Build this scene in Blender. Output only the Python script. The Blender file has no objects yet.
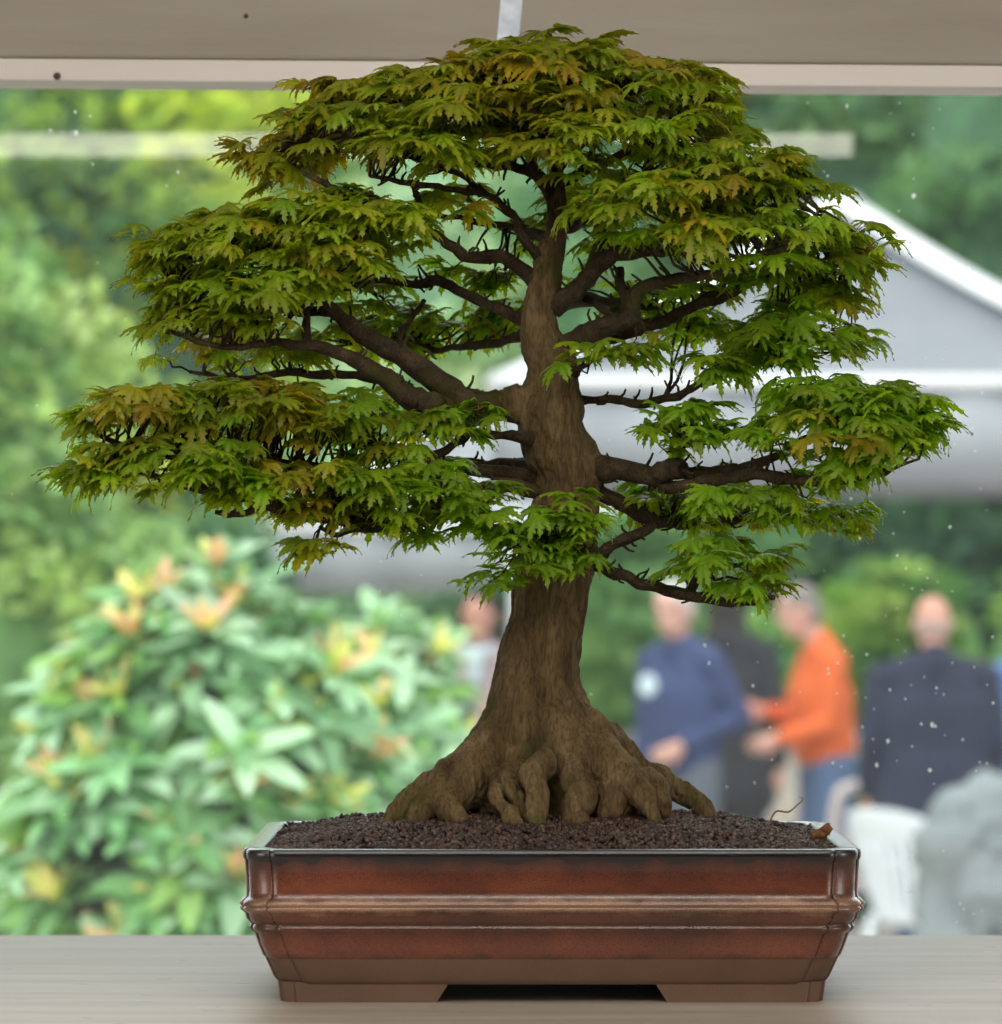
import bpy, bmesh, math, random
import numpy as np
from mathutils import Vector, Matrix, Euler, noise, Quaternion
R = math.radians
random.seed(11); rng = np.random.default_rng(11)
SC = bpy.context.scene; COL = SC.collection
CY, CZ, F, HY = -4.2, 1.8, 4337.0, 570.0
def P(px, py, y):                      # photograph pixel + depth -> world point
    s = (y - CY)/F
    return Vector(((px-501)*s, y, CZ+(HY-py)*s))
# ------------------------------------------------------------------ materials
def nt(m):
    m.use_nodes = True; t = m.node_tree; t.nodes.clear(); return t
def N(t, typ, **k):
    n = t.nodes.new(typ)
    for a, v in k.items():
        if a in ('operation','blend_type','data_type','attribute_name','noise_dimensions','bands_direction','wave_type','feature'): setattr(n, a, v)
        else: n.inputs[a.replace('_',' ')].default_value = v
    return n
def ramp(t, stops):
    r = t.nodes.new('ShaderNodeValToRGB'); e = r.color_ramp.elements
    while len(e) > 1: e.remove(e[0])
    e[0].position = stops[0][0]; e[0].color = (*stops[0][1], 1)
    for p, c in stops[1:]:
        q = e.new(p); q.color = (*c, 1)
    return r
def mat(name, c1, c2=None, scale=8, rough=.6, bump=0, bscale=60, metal=0, stretch=(1,1,1), detail=5, coat=0, c3=None, trans=0, spec=.5, bdist=.002):
    m = bpy.data.materials.new(name); t = nt(m); L = t.links
    out = t.nodes.new('ShaderNodeOutputMaterial'); b = t.nodes.new('ShaderNodeBsdfPrincipled')
    b.inputs['Roughness'].default_value = rough; b.inputs['Metallic'].default_value = metal
    b.inputs['Specular IOR Level'].default_value = spec
    b.inputs['Coat Weight'].default_value = coat; b.inputs['Coat Roughness'].default_value = .15
    L.new(b.outputs[0], out.inputs[0])
    tc = t.nodes.new('ShaderNodeTexCoord'); mp = t.nodes.new('ShaderNodeMapping'); mp.inputs['Scale'].default_value = stretch
    L.new(tc.outputs['Object'], mp.inputs[0])
    if c2 is None: b.inputs['Base Color'].default_value = (*c1, 1)
    else:
        n = t.nodes.new('ShaderNodeTexNoise'); n.inputs['Scale'].default_value = scale; n.inputs['Detail'].default_value = detail
        L.new(mp.outputs[0], n.inputs[0])
        st = [(.3, c1), (.7, c2)] if c3 is None else [(.28, c1), (.5, c2), (.72, c3)]
        r = ramp(t, st); L.new(n.outputs[0], r.inputs[0]); L.new(r.outputs[0], b.inputs['Base Color'])
    if bump:
        n2 = t.nodes.new('ShaderNodeTexNoise'); n2.inputs['Scale'].default_value = bscale; n2.inputs['Detail'].default_value = 6
        L.new(mp.outputs[0], n2.inputs[0])
        bp = t.nodes.new('ShaderNodeBump'); bp.inputs['Strength'].default_value = bump; bp.inputs['Distance'].default_value = bdist
        L.new(n2.outputs[0], bp.inputs['Height']); L.new(bp.outputs[0], b.inputs['Normal'])
    return m
def leafmat(name, trans=.35, rough=.45, gloss=.4, tint=(1.25,1.15,.5), vary=True):
    m = bpy.data.materials.new(name); t = nt(m); L = t.links
    out = t.nodes.new('ShaderNodeOutputMaterial'); b = t.nodes.new('ShaderNodeBsdfPrincipled')
    b.inputs['Roughness'].default_value = rough; b.inputs['Specular IOR Level'].default_value = gloss
    a = t.nodes.new('ShaderNodeAttribute'); a.attribute_name = 'tone'
    tr = t.nodes.new('ShaderNodeBsdfTranslucent'); mx = t.nodes.new('ShaderNodeMixShader'); mx.inputs[0].default_value = trans
    mul = t.nodes.new('ShaderNodeMixRGB'); mul.blend_type = 'MULTIPLY'; mul.inputs[0].default_value = 1; mul.inputs[2].default_value = (*tint, 1)
    L.new(a.outputs['Color'], b.inputs['Base Color']); L.new(a.outputs['Color'], mul.inputs[1]); L.new(mul.outputs[0], tr.inputs[0])
    L.new(b.outputs[0], mx.inputs[1]); L.new(tr.outputs[0], mx.inputs[2]); L.new(mx.outputs[0], out.inputs[0])
    return m
def bark(name, c1, c2, c3, moss=False, st=.22):
    m = bpy.data.materials.new(name); t = nt(m); L = t.links
    out = t.nodes.new('ShaderNodeOutputMaterial'); b = t.nodes.new('ShaderNodeBsdfPrincipled'); b.inputs['Roughness'].default_value = .8
    b.inputs['Specular IOR Level'].default_value = .25
    L.new(b.outputs[0], out.inputs[0])
    tc = t.nodes.new('ShaderNodeTexCoord'); mp = t.nodes.new('ShaderNodeMapping'); mp.inputs['Scale'].default_value = (1, 1, st)
    L.new(tc.outputs['Object'], mp.inputs[0])
    n = N(t, 'ShaderNodeTexNoise', Scale=38.0, Detail=9.0, Roughness=.65); L.new(mp.outputs[0], n.inputs[0])
    r = ramp(t, [(.3, c1), (.5, c2), (.7, c3)]); L.new(n.outputs[0], r.inputs[0])
    n3 = N(t, 'ShaderNodeTexNoise', Scale=420.0, Detail=6.0); L.new(mp.outputs[0], n3.inputs[0])
    r3 = ramp(t, [(.38, (.5,.47,.42)), (.5, (1,1,1)), (.7, (1.2,1.2,1.2))]); L.new(n3.outputs[0], r3.inputs[0])
    mu = t.nodes.new('ShaderNodeMixRGB'); mu.blend_type = 'MULTIPLY'; mu.inputs[0].default_value = .7
    L.new(r.outputs[0], mu.inputs[1]); L.new(r3.outputs[0], mu.inputs[2]); last = mu
    if moss:
        n4 = N(t, 'ShaderNodeTexNoise', Scale=16.0, Detail=6.0); L.new(tc.outputs['Object'], n4.inputs[0])
        r4 = ramp(t, [(.56, (0,0,0)), (.7, (.8,.8,.8))]); L.new(n4.outputs[0], r4.inputs[0])
        mm = t.nodes.new('ShaderNodeMixRGB'); mm.inputs[2].default_value = (.085,.095,.015,1)
        L.new(r4.outputs[0], mm.inputs[0]); L.new(mu.outputs[0], mm.inputs[1]); last = mm
    L.new(last.outputs[0], b.inputs['Base Color'])
    mp2 = t.nodes.new('ShaderNodeMapping'); mp2.inputs['Scale'].default_value = (1,1,.35); L.new(tc.outputs['Object'], mp2.inputs[0])
    n2 = N(t, 'ShaderNodeTexNoise', Scale=170.0, Detail=9.0, Roughness=.78); L.new(mp2.outputs[0], n2.inputs[0])
    bp = t.nodes.new('ShaderNodeBump'); bp.inputs['Strength'].default_value = 1.0; bp.inputs['Distance'].default_value = .006
    L.new(n2.outputs[0], bp.inputs['Height']); L.new(bp.outputs[0], b.inputs['Normal'])
    return m
# ------------------------------------------------------------------ object helpers
def link(name, me, m=None, parent=None):
    o = bpy.data.objects.new(name, me); COL.objects.link(o)
    if m is not None:
        for q in (m if isinstance(m, (list, tuple)) else [m]): me.materials.append(q)
    if parent is not None:
        o.parent = parent; bpy.context.view_layer.update
        o.matrix_parent_inverse = parent_matrix(parent).inverted()
    return o
def parent_matrix(p):
    M = p.matrix_basis.copy()
    if p.parent is not None: M = parent_matrix(p.parent) @ p.matrix_parent_inverse @ M
    return M
def tag(o, label=None, cat=None, group=None, kind=None):
    if label: o['label'] = label
    if cat: o['category'] = cat
    if group: o['group'] = group
    if kind: o['kind'] = kind
    return o
def thing(name, loc, label, cat, group=None):
    o = bpy.data.objects.new(name, None); o.empty_display_size = .05; COL.objects.link(o); o.location = loc
    return tag(o, label, cat, group)
def bmo(name, bm, m, parent=None, smooth=False):
    bmesh.ops.recalc_face_normals(bm, faces=bm.faces[:])
    me = bpy.data.meshes.new(name); bm.to_mesh(me); bm.free()
    if smooth: me.polygons.foreach_set('use_smooth', [True]*len(me.polygons))
    return link(name, me, m, parent)
def npmesh(name, V, Fc, m, parent=None, tone=None, smooth=False):
    """V (n,3), Fc (k,3|4) -> mesh; tone (n,3) point colours"""
    me = bpy.data.meshes.new(name); V = np.ascontiguousarray(V, dtype=np.float32); Fc = np.ascontiguousarray(Fc, dtype=np.int32)
    k = Fc.shape[1]
    me.vertices.add(len(V)); me.vertices.foreach_set('co', V.ravel())
    me.loops.add(Fc.size); me.loops.foreach_set('vertex_index', Fc.ravel())
    me.polygons.add(len(Fc)); me.polygons.foreach_set('loop_start', np.arange(0, Fc.size, k, dtype=np.int32))
    me.update(calc_edges=True)
    if smooth: me.polygons.foreach_set('use_smooth', np.ones(len(Fc), dtype=bool))
    if tone is not None:
        a = me.color_attributes.new('tone', 'FLOAT_COLOR', 'POINT')
        c = np.ones((len(V), 4), dtype=np.float32); c[:, :3] = tone; a.data.foreach_set('color', c.ravel())
    me.validate()
    return link(name, me, m, parent)
def box(bm, x0, x1, y0, y1, z0, z1, M=None):
    vs = [bm.verts.new((x, y, z)) for x in (x0, x1) for y in (y0, y1) for z in (z0, z1)]
    if M is not None:
        for v in vs: v.co = M @ v.co
    for f in ((0,1,3,2),(4,6,7,5),(0,4,5,1),(2,3,7,6),(0,2,6,4),(1,5,7,3)): bm.faces.new([vs[i] for i in f])
def boxo(name, x0, x1, y0, y1, z0, z1, m, parent=None, bev=0, M=None):
    bm = bmesh.new(); box(bm, x0, x1, y0, y1, z0, z1, M)
    if bev: bmesh.ops.bevel(bm, geom=bm.edges[:], offset=bev, segments=2, affect='EDGES', profile=.6)
    return bmo(name, bm, m, parent)
def frame_to(d):
    d = d.normalized(); u = Vector((0,0,1)) if abs(d.z) < .9 else Vector((1,0,0))
    a = d.cross(u).normalized(); return a, d.cross(a).normalized()
def tube(bm, pts, rad, seg=8, cap=True, jit=0, scl=(1,1)):
    pts = [Vector(p) for p in pts]; rings = []; a = None
    for i, p in enumerate(pts):
        d = (pts[min(i+1, len(pts)-1)] - pts[max(i-1, 0)])
        if d.length < 1e-9: d = Vector((0,0,1))
        d.normalize()
        if a is None: a, b = frame_to(d)
        else:
            a = (a - d*a.dot(d)); a = a.normalized() if a.length > 1e-6 else frame_to(d)[0]; b = d.cross(a)
        r = rad[i]
        rings.append([bm.verts.new(p + (a*math.cos(t)*scl[0] + b*math.sin(t)*scl[1])*r*(1+jit*(random.random()-.5))) for t in [2*math.pi*j/seg for j in range(seg)]])
    for i in range(len(rings)-1):
        for j in range(seg):
            bm.faces.new((rings[i][j], rings[i][(j+1)%seg], rings[i+1][(j+1)%seg], rings[i+1][j]))
    if cap: bm.faces.new(rings[0][::-1]); bm.faces.new(rings[-1])
def catmull(pts, rad, n=5):
    P_, R_ = [], []
    for i in range(len(pts)-1):
        p0 = pts[max(i-1,0)]; p1 = pts[i]; p2 = pts[i+1]; p3 = pts[min(i+2, len(pts)-1)]
        for k in range(n):
            t = k/n
            P_.append(.5*((2*p1)+(p2-p0)*t+(2*p0-5*p1+4*p2-p3)*t*t+(3*p1-p0-3*p2+p3)*t**3)); R_.append(rad[i]*(1-t)+rad[i+1]*t)
    P_.append(pts[-1].copy()); R_.append(rad[-1]); return P_, R_
def caps(bm, p, q, r1, r2, sx=1.0, sy=1.0, seg=16):
    """closed tapered capsule; sx, sy squash its cross-section"""
    p, q = Vector(p), Vector(q); d = q-p
    if d.length < 1e-6: d = Vector((0,0,1e-4))
    n = d.normalized(); pts, rad = [], []
    for k in range(5): 
        a = math.pi/2*(1-k/5); pts.append(p - n*r1*math.sin(a)); rad.append(max(r1*math.cos(a), r1*.02))
    pts.append(p); rad.append(r1); pts.append(q); rad.append(r2)
    for k in range(1, 6):
        a = math.pi/2*k/5; pts.append(q + n*r2*math.sin(a)); rad.append(max(r2*math.cos(a), r2*.02))
    u = Vector((1,0,0)) if abs(n.x) < .8 else Vector((0,1,0))
    a = (u - n*u.dot(n)).normalized(); b = n.cross(a); rings = []
    for c, r in zip(pts, rad):
        rings.append([bm.verts.new(c + a*math.cos(t)*r*sx + b*math.sin(t)*r*sy) for t in [2*math.pi*j/seg for j in range(seg)]])
    for i in range(len(rings)-1):
        for j in range(seg): bm.faces.new((rings[i][j], rings[i][(j+1)%seg], rings[i+1][(j+1)%seg], rings[i+1][j]))
    bm.faces.new(rings[0][::-1]); bm.faces.new(rings[-1])
def chain(bm, pts, rad, sx=1, sy=1):
    for i in range(len(pts)-1): caps(bm, pts[i], pts[i+1], rad[i], rad[i+1], sx, sy)
def fuse(bm, voxel, smooth=4, fac=.5):
    """union everything in bm into one continuous skin"""
    bmesh.ops.recalc_face_normals(bm, faces=bm.faces[:])
    me = bpy.data.meshes.new('tmp'); bm.to_mesh(me); bm.free()
    o = bpy.data.objects.new('tmp', me); COL.objects.link(o)
    r = o.modifiers.new('r', 'REMESH'); r.mode = 'VOXEL'; r.voxel_size = voxel; r.adaptivity = 0
    if smooth: s = o.modifiers.new('s', 'SMOOTH'); s.factor = fac; s.iterations = smooth
    dg = bpy.context.evaluated_depsgraph_get(); dg.update()
    res = bpy.data.meshes.new_from_object(o.evaluated_get(dg))
    bpy.data.objects.remove(o); bpy.data.meshes.remove(me)
    res.polygons.foreach_set('use_smooth', [True]*len(res.polygons))
    return res
def displace(me, fn):
    nr = [v.normal.copy() for v in me.vertices]
    for v, n in zip(me.vertices, nr): v.co = v.co + n*fn(v.co, n)
    me.update()
def fz(p, s, seed=0): return noise.noise(Vector((p[0]*s+seed*7.3, p[1]*s+seed*3.1, p[2]*s)))
def lathe(bm, prof, seg=32, c=(0,0,0)):
    rings = []
    for r, z in prof: rings.append([bm.verts.new((c[0]+max(r,1e-4)*math.cos(2*math.pi*j/seg), c[1]+max(r,1e-4)*math.sin(2*math.pi*j/seg), c[2]+z)) for j in range(seg)])
    for i in range(len(rings)-1):
        for j in range(seg): bm.faces.new((rings[i][j], rings[i][(j+1)%seg], rings[i+1][(j+1)%seg], rings[i+1][j]))
    bm.faces.new(rings[0][::-1]); bm.faces.new(rings[-1])

# ------------------------------------------------------------------ camera, world
cam = bpy.data.cameras.new('camera'); co = bpy.data.objects.new('camera', cam); COL.objects.link(co); SC.camera = co
co.location = (0, CY, CZ); co.rotation_euler = (R(90), 0, 0)
cam.sensor_fit = 'VERTICAL'; cam.sensor_height = 36; cam.sensor_width = 36*1002/1024; cam.lens = F*36/1024
cam.shift_y = (HY-512)/1024; cam.clip_end = 300; cam.clip_start = .1
cam.dof.use_dof = True; cam.dof.focus_distance = 4.13; cam.dof.aperture_fstop = (F*36/1024)*1e-3/.0225
SC.view_settings.view_transform = 'Standard'; SC.view_settings.look = 'None'; SC.view_settings.gamma = 1; SC.view_settings.exposure = 0
SC.view_settings.use_curve_mapping = False
w = bpy.data.worlds.new('sky'); SC.world = w; t = nt(w)
bg = t.nodes.new('ShaderNodeBackground'); ow = t.nodes.new('ShaderNodeOutputWorld'); t.links.new(bg.outputs[0], ow.inputs[0])
tc = t.nodes.new('ShaderNodeTexCoord'); sx = t.nodes.new('ShaderNodeSeparateXYZ'); t.links.new(tc.outputs['Generated'], sx.inputs[0])
rp = ramp(t, [(.45, (.34,.36,.34)), (.52, (.72,.8,.85)), (1.0, (1,1,1))])
mr = t.nodes.new('ShaderNodeMapRange'); mr.inputs[1].default_value = -1; mr.inputs[2].default_value = 1
t.links.new(sx.outputs[2], mr.inputs[0]); t.links.new(mr.outputs[0], rp.inputs[0]); t.links.new(rp.outputs[0], bg.inputs[0])
m1 = t.nodes.new('ShaderNodeMapRange'); m1.inputs[1].default_value = .1; m1.inputs[2].default_value = .9; m1.inputs[3].default_value = 1.7; m1.inputs[4].default_value = 3.2; t.links.new(sx.outputs[1], m1.inputs[0])
t.links.new(m1.outputs[0], bg.inputs[1])
def sun(): 
    l = bpy.data.lights.new('overcast_sun', 'SUN'); l.energy = 2.0; l.angle = R(40); l.color = (1, .98, .92)
    o = bpy.data.objects.new('overcast_sun', l); COL.objects.link(o); o.rotation_euler = (R(38), R(-22), 0)
sun()

# ------------------------------------------------------------------ the room
paint = mat('aged_cream_paint', (.34,.30,.25), (.40,.36,.31), 3, .55, .25, 40, stretch=(1,1,7))
whitep = mat('white_painted_wood', (.80,.74,.71), (.88,.82,.79), 5, .5, .1, 50, stretch=(.3,1,4))
wallm = mat('pale_wall_paint', (.45,.43,.4), (.5,.48,.44), 2, .7, .1, 30)
shelfm = bpy.data.materials.new('worn_painted_board'); t = nt(shelfm)
if True:
    L = t.links; out = t.nodes.new('ShaderNodeOutputMaterial'); b = t.nodes.new('ShaderNodeBsdfPrincipled'); L.new(b.outputs[0], out.inputs[0])
    b.inputs['Roughness'].default_value = .5; tc = t.nodes.new('ShaderNodeTexCoord')
    mp = t.nodes.new('ShaderNodeMapping'); mp.inputs['Scale'].default_value = (.6, 5, 1); L.new(tc.outputs['Object'], mp.inputs[0])
    n = N(t, 'ShaderNodeTexNoise', Scale=4.0, Detail=8.0, Roughness=.6); L.new(mp.outputs[0], n.inputs[0])
    r = ramp(t, [(.3, (.32,.27,.22)), (.55, (.42,.365,.31)), (.75, (.48,.435,.38))]); L.new(n.outputs[0], r.inputs[0])
    mp2 = t.nodes.new('ShaderNodeMapping'); mp2.inputs['Scale'].default_value = (1, 2.2, 1); L.new(tc.outputs['Object'], mp2.inputs[0])
    n2 = N(t, 'ShaderNodeTexNoise', Scale=34.0, Detail=3.0); L.new(mp2.outputs[0], n2.inputs[0])
    r2 = ramp(t, [(.27, (.42,.38,.33)), (.32, (1,1,1))]); L.new(n2.outputs[0], r2.inputs[0])
    mu = t.nodes.new('ShaderNodeMixRGB'); mu.blend_type = 'MULTIPLY'; mu.inputs[0].default_value = .8
    L.new(r.outputs[0], mu.inputs[1]); L.new(r2.outputs[0], mu.inputs[2]); L.new(mu.outputs[0], b.inputs['Base Color'])
    bp = t.nodes.new('ShaderNodeBump'); bp.inputs['Strength'].default_value = .15; bp.inputs['Distance'].default_value = .002; L.new(n.outputs[0], bp.inputs['Height']); L.new(bp.outputs[0], b.inputs['Normal'])
ZS = CZ - .399
WX = 1.5
slant = Matrix.Rotation(R(.42), 4, 'Y')
def tilted(name, x0, x1, y0, y1, z0, z1, m, bev=.002, kind='structure'):
    M = Matrix.Translation((0,0,z0)) @ slant @ Matrix.Translation((0,0,-z0))
    return tag(boxo(name, x0, x1, y0, y1, z0, z1, m, bev=bev, M=M), kind=kind)
tag(boxo('wall_back', -2.3, 2.3, .56, .66, 0, ZS-.03, wallm), kind='structure')
tag(boxo('wall_back', -2.3, 2.3, .56, .66, 2.42, 2.8, wallm), kind='structure')
tag(boxo('wall_back', -2.3, -WX, .56, .66, ZS-.03, 2.42, wallm), kind='structure')
tag(boxo('wall_back', WX, 2.3, .56, .66, ZS-.03, 2.42, wallm), kind='structure')
tag(boxo('wall_left', -2.4, -2.3, -5.2, .66, 0, 2.8, wallm), kind='structure')
tag(boxo('wall_right', 2.3, 2.4, -5.2, .66, 0, 2.8, wallm), kind='structure')
tag(boxo('ceiling', -2.4, 2.4, -5.3, .66, 2.8, 2.88, wallm), kind='structure')
tag(boxo('wall_front', -2.4, 2.4, -5.3, -5.2, 0, 2.8, mat('dark_backing_wall', (.10,.08,.065), (.16,.13,.10), 3, .7, stretch=(1,1,6))), kind='structure')  # unseen wall, added and toned dark so the pane reflects less haze
tag(bpy.data.objects['wall_front'], 'unseen dark wall added behind the viewer to weaken pane reflections')
def area(name, loc, target, sx_, sy_, e, col):
    l = bpy.data.lights.new(name, 'AREA'); l.shape = 'RECTANGLE'; l.size = sx_; l.size_y = sy_; l.energy = e; l.color = col
    o = bpy.data.objects.new(name, l); COL.objects.link(o); o.location = loc
    o.rotation_euler = (Vector(target)-Vector(loc)).to_track_quat('-Z', 'Y').to_euler()
area('room_fill', (0, -1.75, 2.77), (0, .1, 1.6), 2.2, .26, 22, (1, .93, .82))  # added fill light to brighten tree and pot, no real fixture
area('room_fill', (0, -.6, 2.76), (0, -.2, 1.4), 2.4, .7, 9, (1, .95, .87))  # second added fill from above, no real fixture either
for sd in (-1, 1): area('side_fill', (sd*2.2, -1.5, 1.75), (0, -.1, 1.6), 1.2, 1.0, 17, (1, .95, .86))  # added side fill pair, lifting the undersides of the leaves
floorm = mat('grey_floor_boards', (.2,.18,.16), (.28,.26,.23), 3, .6)
tag(boxo('floor', -2.4, 2.4, -5.2, .66, .0, .05, floorm), kind='structure')
tilted('trim_1', -1.7, 1.7, .46, .56, 2.347, 2.56, paint, .004)
tilted('trim_2', -1.7, 1.7, .463, .545, 2.3225, 2.3465, whitep, .002)
boxo('display_shelf', -1.7, 1.7, -.62, .54, ZS-.03, ZS, shelfm, bev=.002)
tag(bpy.data.objects['display_shelf'], 'long worn cream painted board under the bonsai pot, in front of the window', 'shelf')
brm = mat('shelf_bracket_metal', (.3,.3,.3), rough=.4, metal=.8)
for x in (-1.3, 0, 1.3):
    bm = bmesh.new(); box(bm, x-.012, x+.012, -.5, .56, ZS-.045, ZS-.03); box(bm, x-.012, x+.012, .545, .56, ZS-.45, ZS-.03)
    tube(bm, [(x,-.42,ZS-.04),(x,.55,ZS-.42)], [.009]*2, 8)
    bmo('bracket', bm, brm, bpy.data.objects['display_shelf'])
# glass pane
g = bpy.data.materials.new('window_glass'); t = nt(g); out = t.nodes.new('ShaderNodeOutputMaterial')
fr = t.nodes.new('ShaderNodeFresnel'); fr.inputs[0].default_value = 1.45
tb = t.nodes.new('ShaderNodeBsdfTransparent'); tb.inputs[0].default_value = (.98,.995,.985,1); gl = t.nodes.new('ShaderNodeBsdfGlossy'); gl.inputs['Roughness'].default_value = .0
du = t.nodes.new('ShaderNodeBsdfTranslucent'); du.inputs[0].default_value = (.75,.85,.85,1); md = t.nodes.new('ShaderNodeMixShader'); md.inputs[0].default_value = .018
t.links.new(tb.outputs[0], md.inputs[1]); t.links.new(du.outputs[0], md.inputs[2])
mx = t.nodes.new('ShaderNodeMixShader'); t.links.new(fr.outputs[0], mx.inputs[0]); t.links.new(md.outputs[0], mx.inputs[1]); t.links.new(gl.outputs[0], mx.inputs[2]); t.links.new(mx.outputs[0], out.inputs[0])
win = tag(boxo('window_1', -WX, WX, .5465, .5500, ZS-.03, 2.40, g), kind='structure')
tag(win, 'large single window pane behind the bonsai, lightly spotted with dust')
# dust specks
spotm = leafmat('dry_water_spots', .5, .8, .2, (1,1,1))
def specks():
    V, Fc = [], []; pts = []
    for _ in range(240):
        u = random.random()
        if u < .62: x, y = random.uniform(720, 1002), random.uniform(90, 930)
        elif u < .70: x, y = random.gauss(905, 40), random.gauss(690, 60)
        else: x, y = random.uniform(0, 700), random.uniform(90, 930)
        pts.append((x, y, random.choice([.6,.7,.8,1,1.3])))
    for (x, y, r) in [(76,133,2.6),(50,131,1.8),(90,116,1.4),(75,112,1.4),(178,172,1.5),(932,725,2.2),(888,741,2),(877,765,2),(930,770,2),(914,196,2.6),(838,663,1.6),(709,663,2),(705,645,2),(950,527,1.5),(860,538,1.6),(847,106,2),(660,178,1.5),(890,690,1.3),(845,470,2)]: pts.append((x, y, r))
    for (x, y, r) in pts:
        c = P(x, y, .5455); c.y = .5462; r = r*.00095; k = 7; i0 = len(V); V.append(c + Vector((0,-.0006,0)))
        for j in range(k):
            a = 2*math.pi*j/k; rr = r*random.uniform(.7, 1.3); V.append(c + Vector((rr*math.cos(a), 0, rr*math.sin(a)*1.3)))
        for j in range(k): Fc.append((i0, i0+1+(j+1)%k, i0+1+j))
    o = npmesh('dust_specks', np.array(V), np.array(Fc), spotm, win, np.tile([.9,.95,.95], (len(V), 1))); tag(o, kind='stuff')
specks()
# tape on the beam
bm = bmesh.new()
pr = []
for k in range(13):
    f = k/12; y = -40+f*95; pr.append((P(511+1.5*math.sin(f*5)-2*f, y, .4592), 11*.00107))
for i, (c, h) in enumerate(pr):
    for s in (-1, 1):
        for d in (0, .0012): bm.verts.new((c.x+s*h, c.y+d-.0006*(1+math.sin(i*1.3))*.5, c.z))
bm.verts.ensure_lookup_table()
for i in range(12):
    a = i*4; b_ = a+4; v = bm.verts
    for q in ((a, a+2, b_+2, b_), (a+1, b_+1, b_+3, a+3), (a, b_, b_+1, a+1), (a+2, a+3, b_+3, b_+2)): bm.faces.new([v[j] for j in q])
tp = bmo('plastic_strap', bm, mat('milky_plastic', (.42,.50,.66), (.72,.80,.95), 60, .3), smooth=False)
tag(tp, 'bluish white plastic strap hanging down the beam above the tree crown', 'strap')
# nail heads in the beam
for (x, y) in ((246, 16), (57, 76)):
    c = P(x, y, .4585 if y < 50 else .4615); bm = bmesh.new(); bmesh.ops.create_uvsphere(bm, u_segments=12, v_segments=8, radius=.0026 if y < 50 else .004)
    for v in bm.verts: v.co = Vector((v.co.x, v.co.y*.4, v.co.z))+c
    bmo('nail', bm, mat('rusty_nail', (.08,.05,.04), rough=.7), bpy.data.objects['trim_1' if y < 50 else 'trim_2'])
# ceiling batten lamp behind (its mirror image shows in the pane)
lx0, lx1, ly, lz = -1.25, .657, -2.7, 2.585
lt = thing('ceiling_light', (-.3, ly, lz), 'long white fluorescent batten hanging above the camera side of the room', 'lamp')
boxo('housing', lx0, lx1, ly-.022, ly+.022, lz+.018, lz+.05, whitep, lt, .003)
em = bpy.data.materials.new('fluorescent_tube'); t = nt(em); out = t.nodes.new('ShaderNodeOutputMaterial'); e = t.nodes.new('ShaderNodeEmission')
e.inputs[0].default_value = (1,.93,.82,1); e.inputs[1].default_value = 8.0; t.links.new(e.outputs[0], out.inputs[0])
bm = bmesh.new(); tube(bm, [(lx0+.01,ly,lz),(lx1-.01,ly,lz)], [.023]*2, 20); bmo('tube', bm, em, lt, True)
for x in (lx0+.25, lx1-.25):
    bm = bmesh.new(); tube(bm, [(x,ly,lz+.05),(x,ly,2.8)], [.003]*2, 6); bmo('hanging_rod', bm, brm, lt)

# ------------------------------------------------------------------ pot
PX, PW, PD = .047, .2845, .231
def outline(W, D, c=.030, st=.0030, k=9):
    pts = []
    for q, (sx_, sy_) in enumerate(((1,-1),(1,1),(-1,1),(-1,-1))):
        seq = [(W-c-.003, D), (W-c, D-.0004), (W-c+.0022, D-st*.5), (W-c+.0045, D-st)]
        r = c-st-.001
        cx, cy = W-st-r, D-st-r
        for j in range(k+1):
            a = math.pi/2*(1-j/k); seq.append((cx+r*math.cos(a), cy+r*math.sin(a)))
        seq += [(W-st, D-c+.0045), (W-st*.5, D-c+.0022), (W-.0004, D-c), (W, D-c-.003)]
        seq = [(sx_*x, sy_*y) for x, y in seq]
        if sx_*sy_ > 0: seq = seq[::-1]
        pts += seq
    return pts
def potbody():
    prof = [(.0166,-.060),(.0166,-.032),(.0175,-.030),(.022,-.0265),(.040,-.0190),(.0412,-.0186),(.0424,-.0168),(.054,-.0125),(.064,-.0095),(.0665,-.0065),(.0690,-.0050),(.0715,-.0055),(.0728,-.0068),(.0745,-.0048),(.078,-.0022),(.083,-.0012),(.0848,.0008),(.0862,.0026),(.0880,.0036),(.0896,.0022),(.0902,.0022),(.0918,.0038),(.0938,.0030),(.0958,.0016),(.0972,-.0004),(.0985,-.0016),(.104,-.0022),(.120,-.0016),(.132,-.0008),(.1335,.0002),(.1385,.0008),(.1415,.0002),(.1428,-.0018),(.1430,-.004),(.1430,-.0145),(.1420,-.0172),(.139,-.0185),(.10,-.020),(.05,-.032),(.030,-.045)]
    bm = bmesh.new(); rings = []
    for z, o in prof: rings.append([bm.verts.new((PX+x, y, ZS+z)) for x, y in outline(PW+o, PD+o)])
    n = len(rings[0])
    for i in range(len(rings)-1):
        zc = (prof[i][0]+prof[i+1][0])/2
        for j in range(n):
            f = bm.faces.new((rings[i][j], rings[i][(j+1)%n], rings[i+1][(j+1)%n], rings[i+1][j])); f.smooth = True
            f.material_index = 0 if (i < 5 or zc < .03 or i > 35) else 1
    bm.faces.new(rings[0][::-1]); bm.faces.new(rings[-1])
    return bm
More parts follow.
